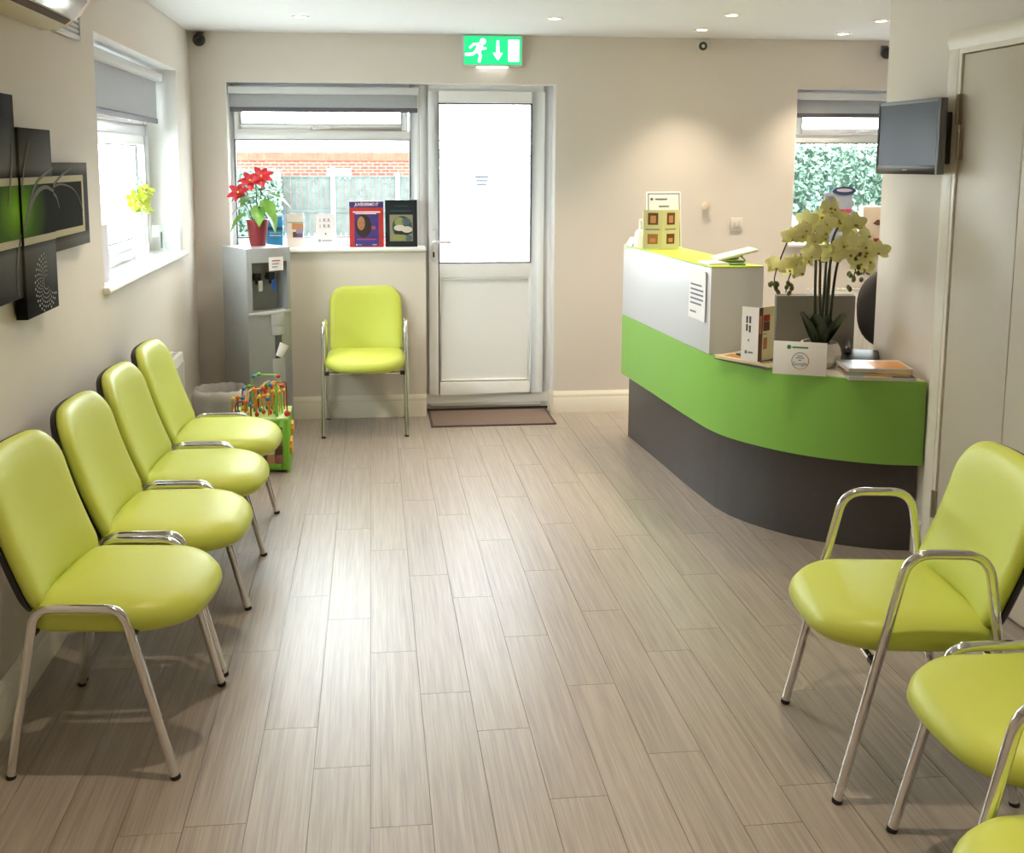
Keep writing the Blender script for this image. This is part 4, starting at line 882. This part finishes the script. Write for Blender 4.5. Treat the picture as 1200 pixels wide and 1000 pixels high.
# ------------------------------------------------------------------ radiators
def radiator(label, loc, rz, W, Hh):
    t = thing('radiator', label, 'radiator', loc, rz, 'white panel radiators')
    n = int(W/.033)
    RM = mat('radiator_white', '#dcdad4', .4)
    obj('panel', MB().box(0, W, -.075, -.06, .0, Hh), RM, t, bevel=.006)
    obj('panel', MB().box(0, W, -.02, -.008, .0, Hh), RM, t, bevel=.004)
    for i in range(n): obj('fin', MB().box(.012+i*W/n, .024+i*W/n, -.0795, -.0745, .04, Hh-.05), RM, t)
    g = obj('top_grille', MB().box(0, W, -.075, -.012, Hh-.012, Hh), RM, t, bevel=.003)
    for i in range(0, n): obj('slot', MB().box(.01+i*W/n, .025+i*W/n, -.055, -.03, Hh-.0005, Hh+.0008), mat('slot_dark', '#8d8a84', .7), g)
    obj('end_cover', MB().box(W-.004, W+.002, -.076, -.008, .01, Hh), RM, t); obj('end_cover', MB().box(-.002, .004, -.076, -.008, .01, Hh), RM, t)
    for x in (.1, W-.1): obj('bracket', MB().box(x-.02, x+.02, -.012, 0, .1, Hh-.1), RM, t)
    for x in (.05, W-.05): obj('pipe', MB().tube([(x, -.04, .01), (x, -.04, -loc[2]+.001)], .008, 8), mat('pipe_white', '#d0cec8', .4), t, smooth=40)
radiator('white radiator on left wall behind the farthest chair', (LX, 4.72, .16), 90, .80, .46)
radiator('white radiator under the window behind reception', (2.83, D-.012, .20), 0, 1.0, .60)

# ------------------------------------------------------------------ waste bin with a clear bag
bn = thing('waste_bin', 'grey waste bin lined with crumpled clear plastic bag', 'bin', (-.86, 5.80, 0))
obj('bucket', MB().lathe([(0, 0), (.115, 0), (.145, .33), (.141, .33), (.112, .005), (0, .005)], n=28), mat('bin_grey', '#8f8c88', .5), bn, smooth=40)
rb = random.Random(5); rs = []
for i, (rad, z) in enumerate(((.143, .20), (.152, .25), (.155, .31), (.150, .345), (.135, .362), (.125, .345), (.12, .25))):
    rs.append([((rad+rb.uniform(-.008, .008))*math.cos(2*PI*k/40), (rad+rb.uniform(-.008, .008))*math.sin(2*PI*k/40), z+rb.uniform(-.006, .006)) for k in range(40)])
m = bpy.data.materials.new('bag_plastic'); m.use_nodes = True; nt = m.node_tree; b = nt.nodes['Principled BSDF']; b.inputs['Base Color'].default_value = lin('#e2deda'); b.inputs['Roughness'].default_value = .25; b.inputs['Alpha'].default_value = .6
obj('bag', MB().rings(rs, False, False), m, bn, smooth=80)

# ------------------------------------------------------------------ bead maze toy
ty = thing('bead_maze_toy', 'green wooden activity cube with wire bead maze on top', 'toy', (-.605, 5.47, 0))
TG = mat('toy_green', '#7fc23a', .4); TW = mat('toy_wood', '#b5895c', .5); TDK = mat('toy_brown', '#5a4130', .5)
X, Yh, Zh = .155, .14, .28
obj('side_panel', MB().box(X-.014, X, -Yh, Yh, .0, Zh), TG, ty, bevel=.003); obj('side_panel', MB().box(-X, -X+.014, -Yh, Yh, .0, Zh), TG, ty, bevel=.003)
obj('front_frame', MB().frame(-X+.014, X-.014, .012, Zh, .02, .03, .04, .03, -Yh, -Yh+.012), TG, ty, bevel=.002)
obj('back_panel', MB().box(-X+.014, X-.014, Yh-.012, Yh, .012, Zh), TG, ty); obj('top_panel', MB().box(-X, X, -Yh, Yh, Zh, Zh+.012), mat('toy_pale', '#bcd98a', .4), ty, bevel=.003)
obj('inner_panel', MB().box(-X+.014, X-.014, -Yh+.03, -Yh+.04, .012, Zh), TDK, ty)
tbm = mesh_of(MB().box(-.019, .019, -.016, .016, -.024, .024), 'tile_block', None, bevel=.003)
for i in range(6):
    for j in range(4):
        me = tbm.copy(); me.materials.clear(); me.materials.append((TW, TDK, PAPER, mat('toy_rose', '#8d5a52', .5))[(i*3+j*2) % 4])
        obj('tile_block', me, None, ty, loc=(-.105+.042*i, -Yh+.014, (.07+.05*j)))
for j in range(4): obj('rod', MB().tube([(-X+.01, -Yh+.014, (.07+.05*j)), (X-.01, -Yh+.014, (.07+.05*j))], .003, 6), TW, ty)
gear = [((.042+.008*(k % 2))*math.cos(PI*k/9), (.042+.008*(k % 2))*math.sin(PI*k/9)) for k in range(18)]
obj('gear_wheel', MB().prism([(y_, z_) for y_, z_ in gear], X+.001, X+.016, 'x').map(lambda x, y, z: (x, y-.06, z+.125)), mat('toy_yellow', '#e2b23a', .4), ty, bevel=.002)
obj('gear_wheel', MB().prism([(y_*.8, z_*.8) for y_, z_ in gear], X+.001, X+.016, 'x').map(lambda x, y, z: (x, y+.03, z+.20)), MATS['toy_yellow'], ty, bevel=.002)
WC = [mat('wire_orange', '#d98a2b', .35), mat('wire_brown', '#8a3f22', .35), mat('wire_yellow', '#e0b54a', .35), mat('wire_green', '#8fcf5a', .35)]
BC = [mat('bead_red', '#c8302b', .35), mat('bead_blue', '#2f7fa8', .35), mat('bead_yellow', '#e3c03a', .35), mat('bead_green', '#55a84a', .35), mat('bead_orange', '#dd7a2a', .35)]
zt = Zh+.012
loops = [((-.14, -.06), (-.075, -.05), .10, 0), ((-.115, -.03), (-.07, -.02), .095, 1), ((-.06, -.07), (.02, -.02), .14, 2), ((-.03, .02), (.05, -.05), .125, 0), ((.02, -.04), (.045, .05), .165, 2), ((.055, -.05), (.08, .03), .17, 0), ((.03, .06), (.10, .0), .15, 2), ((-.10, .06), (-.02, .08), .13, 1), ((.085, -.06), (.115, -.03), .12, 3), ((-.05, .09), (.1, .09), .19, 3), ((-.01, -.09), (.05, -.08), .11, 0), ((.0, .0), (.07, -.02), .155, 2), ((-.12, -.09), (-.04, -.095), .085, 1), ((.06, .05), (.12, .06), .14, 0)]
bmsh = [mesh_of(MB().ball((0, 0, 0), .012, 10, 8), 'bead', m_, smooth=60) for m_ in BC]
for li, (a, b, hh, ci) in enumerate(loops):
    pth = round_path([(a[0], a[1], zt), (a[0], a[1], zt+hh), (b[0], b[1], zt+hh*.96), (b[0], b[1], zt)], .035, 7)
    wr_ = obj('wire_loop', MB().tube(pth, .0045, 7), WC[ci], ty, smooth=60)
    for q in range(4): pq = pth[(q*4+li*2) % len(pth)] if q else (a[0], a[1], zt+.013); obj('bead', bmsh[(li+q*2) % 5], None, wr_, loc=tuple(pq))
obj('post', MB().box(.088, .102, -.11, -.095, zt, zt+.165), TG, ty, bevel=.003)
obj('arch', MB().tube(round_path([(.095, -.105, zt+.16), (.095, -.105, zt+.185), (.145, -.10, zt+.185), (.148, -.10, zt)], .012), .004, 8), WC[1], ty, smooth=50)
obj('arch_bead', MB().ball((.148, -.10, zt+.015), .017, 12, 8), BC[0], ty, smooth=60)

# ------------------------------------------------------------------ door mat
dm = thing('door_mat', 'brown doormat with dark edging in front of the door', 'mat', (.735, 6.36, 0))
obj('pile', MB().box(-.375, .375, -.175, .20, .0005, .008), mat('mat_brown', '#77665b', .95, noise=(220, .3), bump=(300, .6)), dm)
obj('edging', MB().box(-.39, .39, -.19, -.175, .0005, .007).box(-.39, -.375, -.175, .215, .0005, .007).box(.375, .39, -.175, .215, .0005, .007).box(-.375, .375, .20, .215, .0005, .007), mat('mat_edge', '#463a37', .8), dm)

# ------------------------------------------------------------------ left window sill
ZSL = WL[2]+.0005
vs_ = thing('bud_vase', 'tall white vase with yellow-green silk flowers on left sill', 'vase', (-1.175, 5.40, ZSL))
obj('vase', MB().lathe([(0, 0), (.030, 0), (.040, .04), (.042, .08), (.032, .14), (.020, .19), (.017, .24), (.021, .25), (.018, .25), (.014, .24), (.014, .12), (0, .12)], n=24), mat('vase_white', '#ececee', .25), vs_, smooth=50)
SF = mat('silk_flower', '#c3cf4e', .5); rv = random.Random(9)
bloom = MB()
for k in range(5):
    a = 2*PI*k/5; pts = [(.03*math.cos(a)+.018*math.cos(q*PI/4), .03*math.sin(a)+.018*math.sin(q*PI/4)) for q in range(8)]
    bloom.prism(pts, -.002, .002, 'z').map(lambda x, y, z: (x, y, z))
bloom.ball((0, 0, .004), .009, 8, 6); BLM = mesh_of(bloom, 'bloom', SF, smooth=50)
for k in range(13):
    a = rv.uniform(0, 2*PI); r_ = rv.uniform(.02, .11); px, py, pz = .35*r_*math.cos(a)+.01, r_*math.sin(a), .30+rv.uniform(-.03, .07)
    obj('flower_stem', MB().tube([(0, 0, .2), (px*.3, py*.3, .26), (px, py, pz)], .002, 5), mat('silk_stem', '#8aa34a', .5), vs_, smooth=50)
    o = obj('bloom', BLM, None, vs_, loc=(px, py, pz), rot=(R(rv.uniform(30, 90)), 0, R(rv.uniform(40, 120))))
for k in range(5):
    a = rv.uniform(0, 2*PI); py = .12*math.sin(a); pz = .36+rv.uniform(-.02, .06)
    obj('twig', MB().tube([(0, 0, .24), (.01, py*.6, .3), (.0, py, pz)], .0015, 5), MATS['silk_stem'], vs_); obj('bud', MB().ball((0, py, pz), .008, 8, 6), mat('bud_teal', '#5a9a8d', .5), vs_, smooth=60)
sc_ = thing('acrylic_block', 'clear block with slim dark pen on far end of left sill', 'ornament', (-1.16, 5.85, ZSL), 90)
obj('block', MB().box(-.10, .06, -.035, .03, 0, .16), ACRYL, sc_, bevel=.003)
obj('pen', MB().tube([(-.03, -.005, .03), (-.028, -.005, .12)], .005, 8), mat('pen_dark', '#3b5058', .5), sc_, smooth=40)
cn = thing('card_holder', 'white leaflet holder at far end of left sill', 'holder', (-1.09, 5.94, ZSL), 90)
obj('back', MB().box(-.02, .05, -.004, .0, 0, .16), PAPER, cn); obj('side', MB().box(.046, .05, -.0, .06, 0, .15), PAPER, cn); obj('foot', MB().box(-.02, .05, .0, .06, 0, .004), PAPER, cn)
lc = thing('desk_card', 'pale pink card standing at near end of left sill', 'card', (-1.13, 4.50, ZSL), 90)
obj('sheet', MB().box(-.06, .06, -.003, 0, 0, .24), mat('card_pink', '#d9d2da', .6), lc); obj('foot', MB().box(-.05, .05, 0, .05, 0, .003), MATS['card_pink'], lc)

# ------------------------------------------------------------------ things behind the reception desk
def seat_shell(): 
    oc = thing('office_chair', 'black office chair behind the reception desk', 'chair', (2.80, 5.02, 0), -90)
    FAB = mat('office_black', '#211d1e', .7)
    bo = rrect(.46, .42, (.18, .19, .19, .18), 8); 
    rs = []
    for ins, n in ((.05, -.03), (.01, -.022), (0, 0), (.01, .022), (.05, .035), (.12, .04)):
        rs.append([(-.22+.5*y*y*(1-ins) - .1*z + n, y*(1-ins/.23), .84+z*(1-ins/.21)) for y, z in bo])
    obj('backrest', MB().rings(rs), FAB, oc, smooth=60)
    obj('seat', MB().rings([[(x*k, y*k, z) for x, y in rrect(.48, .48, .12, 6)] for k, z in ((.9, .43), (1, .45), (1, .48), (.93, .505), (.7, .51))]), FAB, oc, smooth=60)
    obj('back_arm', MB().tube(round_path([(-.05, 0, .42), (-.24, 0, .42), (-.27, 0, .75)], .08), .018, 8), BLACKP, oc, smooth=50)
    obj('column', MB().tube([(0, 0, .07), (0, 0, .43)], .025, 12), BLACKP, oc, smooth=50)
    for k in range(5):
        a = 2*PI*k/5; lg = obj('leg', MB().tube([(0, 0, .09), (.27*math.cos(a), .27*math.sin(a), .065)], [.022, .014], 8), BLACKP, oc, smooth=50)
        obj('castor', MB().tube([(.27*math.cos(a)-.012, .27*math.sin(a), .028), (.27*math.cos(a)+.012, .27*math.sin(a), .028)], .027, 14), BLACKP, lg, smooth=40)
seat_shell()
dbx = thing('display_card', 'blue, white and red product card with oval badge on reception sill', 'card', (3.02, 6.45, W2[2]+.0005), -4)
ft = lambda x, y, z: (x, y+z*.1, z)
obj('card', MB().prism([(-.085, 0), (.10, 0), (.10, .33), (.02, .33), (-.085, .32)], -.003, .003, 'y').map(ft), mat('card_grey', '#9aa0ad', .5), dbx)
obj('badge', MB().prism([(.045+.078*math.cos(2*PI*k/24), .335+.028*math.sin(2*PI*k/24)) for k in range(24)], -.0075, -.0035, 'y').map(ft), NAVY, dbx)
obj('badge_text', MB().prism([(.045+  .052*math.cos(2*PI*k/24), .338+.011*math.sin(2*PI*k/24)) for k in range(24)], -.0085, -.0076, 'y').map(ft), mat('badge_pale', '#b9b3c0', .5), dbx)
for a, b, c, d, mm in ((-.085, .0, .19, .215, BLU), (.01, .09, .19, .215, mat('print_crimson', '#c43a5a', .5)), (.04, .075, .05, .18, mat('print_periwinkle', '#7f8fb8', .5)), (.078, .088, .04, .18, NAVY), (-.075, -.02, .225, .30, mat('print_slate', '#6d7587', .5)), (-.10, -.088, .05, .19, BLACKP)):
    obj('print', MB().box(a, b, -.0042, -.0034, c, d).map(ft), mm, dbx)
obj('stand_leg', MB().box(-.02, .02, .0, .004, 0, .2).map(lambda x, y, z: (x, y+.09-.32*z, z)), BLACKP, dbx)
cbx = thing('cosmetic_box', 'cream box printed with dark lips on reception sill', 'box', (3.30, 6.44, W2[2]+.0005))
obj('carton', MB().box(-.13, .13, -.03, .03, 0, .235), mat('carton_cream', '#dcc9b2', .5), cbx, bevel=.002)
lips = [(-.05, .125), (-.02, .15), (.0, .146), (.02, .155), (.06, .14), (.02, .115), (-.02, .112)]
obj('print', MB().prism(lips, -.0316, -.0306, 'y').map(lambda x, y, z: (x-.01, y, z)), mat('lips_brown', '#6d4438', .5), cbx); obj('print', MB().box(-.05, -.01, -.0316, -.0306, .005, .028), REDP, cbx)

# ------------------------------------------------------------------ outdoors
tag(obj('ground', MB().box(-40, 40, D+WT+.02, 60, -.5, -.3).box(-40, LX-WT-.02, -10, D+WT+.02, -.5, -.3), mat('pale_paving', '#c6c6c2', .9, noise=(3, .08))), 'pale grey paved yard outside the windows', 'ground', kind='structure')
def brick_mat():
    m = bpy.data.materials.new('brickwork'); m.use_nodes = True; nt = m.node_tree; b = nt.nodes['Principled BSDF']; N = nt.nodes.new; L = nt.links.new
    tc = N('ShaderNodeTexCoord'); mp = N('ShaderNodeMapping'); mp.inputs['Rotation'].default_value = (PI/2, 0, 0); L(tc.outputs['Object'], mp.inputs['Vector'])
    br = N('ShaderNodeTexBrick'); br.inputs['Scale'].default_value = 1; br.inputs['Brick Width'].default_value = .225; br.inputs['Row Height'].default_value = .085; br.inputs['Mortar Size'].default_value = .009
    br.inputs['Color1'].default_value = lin('#683628'); br.inputs['Color2'].default_value = lin('#57281e'); br.inputs['Mortar'].default_value = lin('#6f6357'); L(mp.outputs['Vector'], br.inputs['Vector']); L(br.outputs['Color'], b.inputs['Base Color']); b.inputs['Roughness'].default_value = .9; return m
FP0 = mat('board_white', '#c9c9c6', .8)
gw = thing('garden_wall', 'red brick boundary wall with upright coping bricks outside window', 'wall', (-1.2, 28, -.3))
obj('brickwork', MB().box(-3.6, 9, 0, .25, 0, 1.93), brick_mat(), gw)
cop = MB()
for i in range(112): cop.box(-3.6+.1125*i, -3.6+.1125*(i+1), -.012-.012*(i % 2), .262, 1.93, 2.16-.004*(i % 3))
tag(obj('coping', cop, mat('coping_brick', '#7c4030', .9, noise=(4, .2)), gw), kind='stuff')
obj('white_board', MB().box(.02, .66, -.06, -.01, 1.45, 1.72), FP0, gw)
fe = thing('garden_fence', 'weathered grey-green timber panel fence with concrete posts outside window', 'fence', (-1.2, 25, -.3))
FT = mat('fence_timber', '#3a423f', .85, noise=(6, .25)); FP = mat('fence_post', '#9a9b98', .85)
px = [-3.4, -1.45, .28, 1.82, 3.4, 5.1]
for i, x in enumerate(px): obj('post', MB().box(x-.05, x+.05, -.06, .06, 0, 1.80 if i == 2 else 1.62), FP, fe)
for a, b in zip(px[:-1], px[1:]):
    pn_ = MB(); n = 12; wd = (b-a-.1)/n
    for i in range(n): pn_.box(a+.05+i*wd+.006, a+.05+(i+1)*wd-.006, -.02+(.012 if i % 2 else 0), .0+(.012 if i % 2 else 0), .05, 1.53)
    q = obj('board_panel', pn_, FT, fe); tag(q, kind='stuff')
    obj('top_rail', MB().box(a+.05, b-.05, -.035, .035, 1.53, 1.58), FT, fe); obj('mid_rail', MB().box(a+.05, b-.05, -.045, -.02, .70, .78), FT, fe)
def foliage(name, label, loc, size, n, m, leaf, seed, core=None):
    t = thing(name, label, 'hedge' if 'hedge' in name else 'bush', loc)
    rf = random.Random(seed); mb = MB(); sx, sy, sz = size
    for i in range(n):
        c = Vector((rf.uniform(-sx, sx), rf.uniform(-sy, sy)*(.4+.6*rf.random()), rf.uniform(0, sz)))
        u = Vector((rf.uniform(-1, 1), rf.uniform(-1, 1), rf.uniform(-1, 1))).normalized(); v = u.orthogonal().normalized(); s_ = leaf*rf.uniform(.6, 1.2)
        mb.add([c-u*s_, c+v*s_*.6, c+u*s_, c-v*s_*.6], [(0, 1, 2, 3)])
    o = tag(obj('foliage', mb, m, t), kind='stuff')
    obj('stems', MB().box(-sx*.95, sx*.95, sy*.5, sy*.8, 0, sz*.93), mat('hedge_core', '#3f5544', .95, noise=(8, .4)), t)
IVY = mat('ivy_leaf', '#566f60', .5, noise=(14, .45))
foliage('ivy_hedge', 'dense ivy hedge filling the window behind reception', (5.6, 10.2, -.3), (2.6, .35, 2.24), 26000, IVY, .034, 21)
foliage('ivy_bush', 'ivy bush covering the left end of the fence', (-2.95, 24.4, -.3), (.85, .4, 1.72), 4000, IVY, .06, 22)
def car(label, loc, rz, color):
    t = thing('parked_car', label, 'car', loc, rz)
    low = [(-2.0, .25), (2.0, .25), (2.05, .55), (1.9, .78), (1.0, .90), (-1.7, .92), (-2.0, .8), (-2.05, .5)]
    obj('body', MB().prism(low, -.85, .85, 'y'), color, t, bevel=.08, segs=3)
    cab = [(-1.65, .90), (1.0, .90), (.35, 1.38), (-1.1, 1.42)]
    obj('cabin', MB().prism(cab, -.72, .72, 'y').map(lambda x, y, z: (x, y*(1-.18*max(0, (z-.9)/.5)), z)), mat('car_glass', '#39424a', .1), t, bevel=.05)
    obj('roof', MB().prism([(-1.12, 1.40), (.38, 1.36), (.34, 1.42), (-1.08, 1.46)], -.60, .60, 'y'), color, t, bevel=.02)
    for x in (-1.25, 1.25):
        for y in (-.82, .82):
            wv = obj('wheel', MB().tube([(x, y-.1, .31), (x, y+.1, .31)], .31, 20), RUBBER, t, smooth=40); obj('hub', MB().tube([(x, y-.105, .31), (x, y+.105, .31)], .19, 16), SILVER, wv, smooth=40)
car('red car seen blurred through the obscure door glass', (2.3, 11.6, -.3), 12, mat('car_red', '#c4203a', .3))
car('pale car parked before the ivy hedge behind reception', (4.25, 8.3, -.3), 8, mat('car_pale', '#c3ccd2', .3))
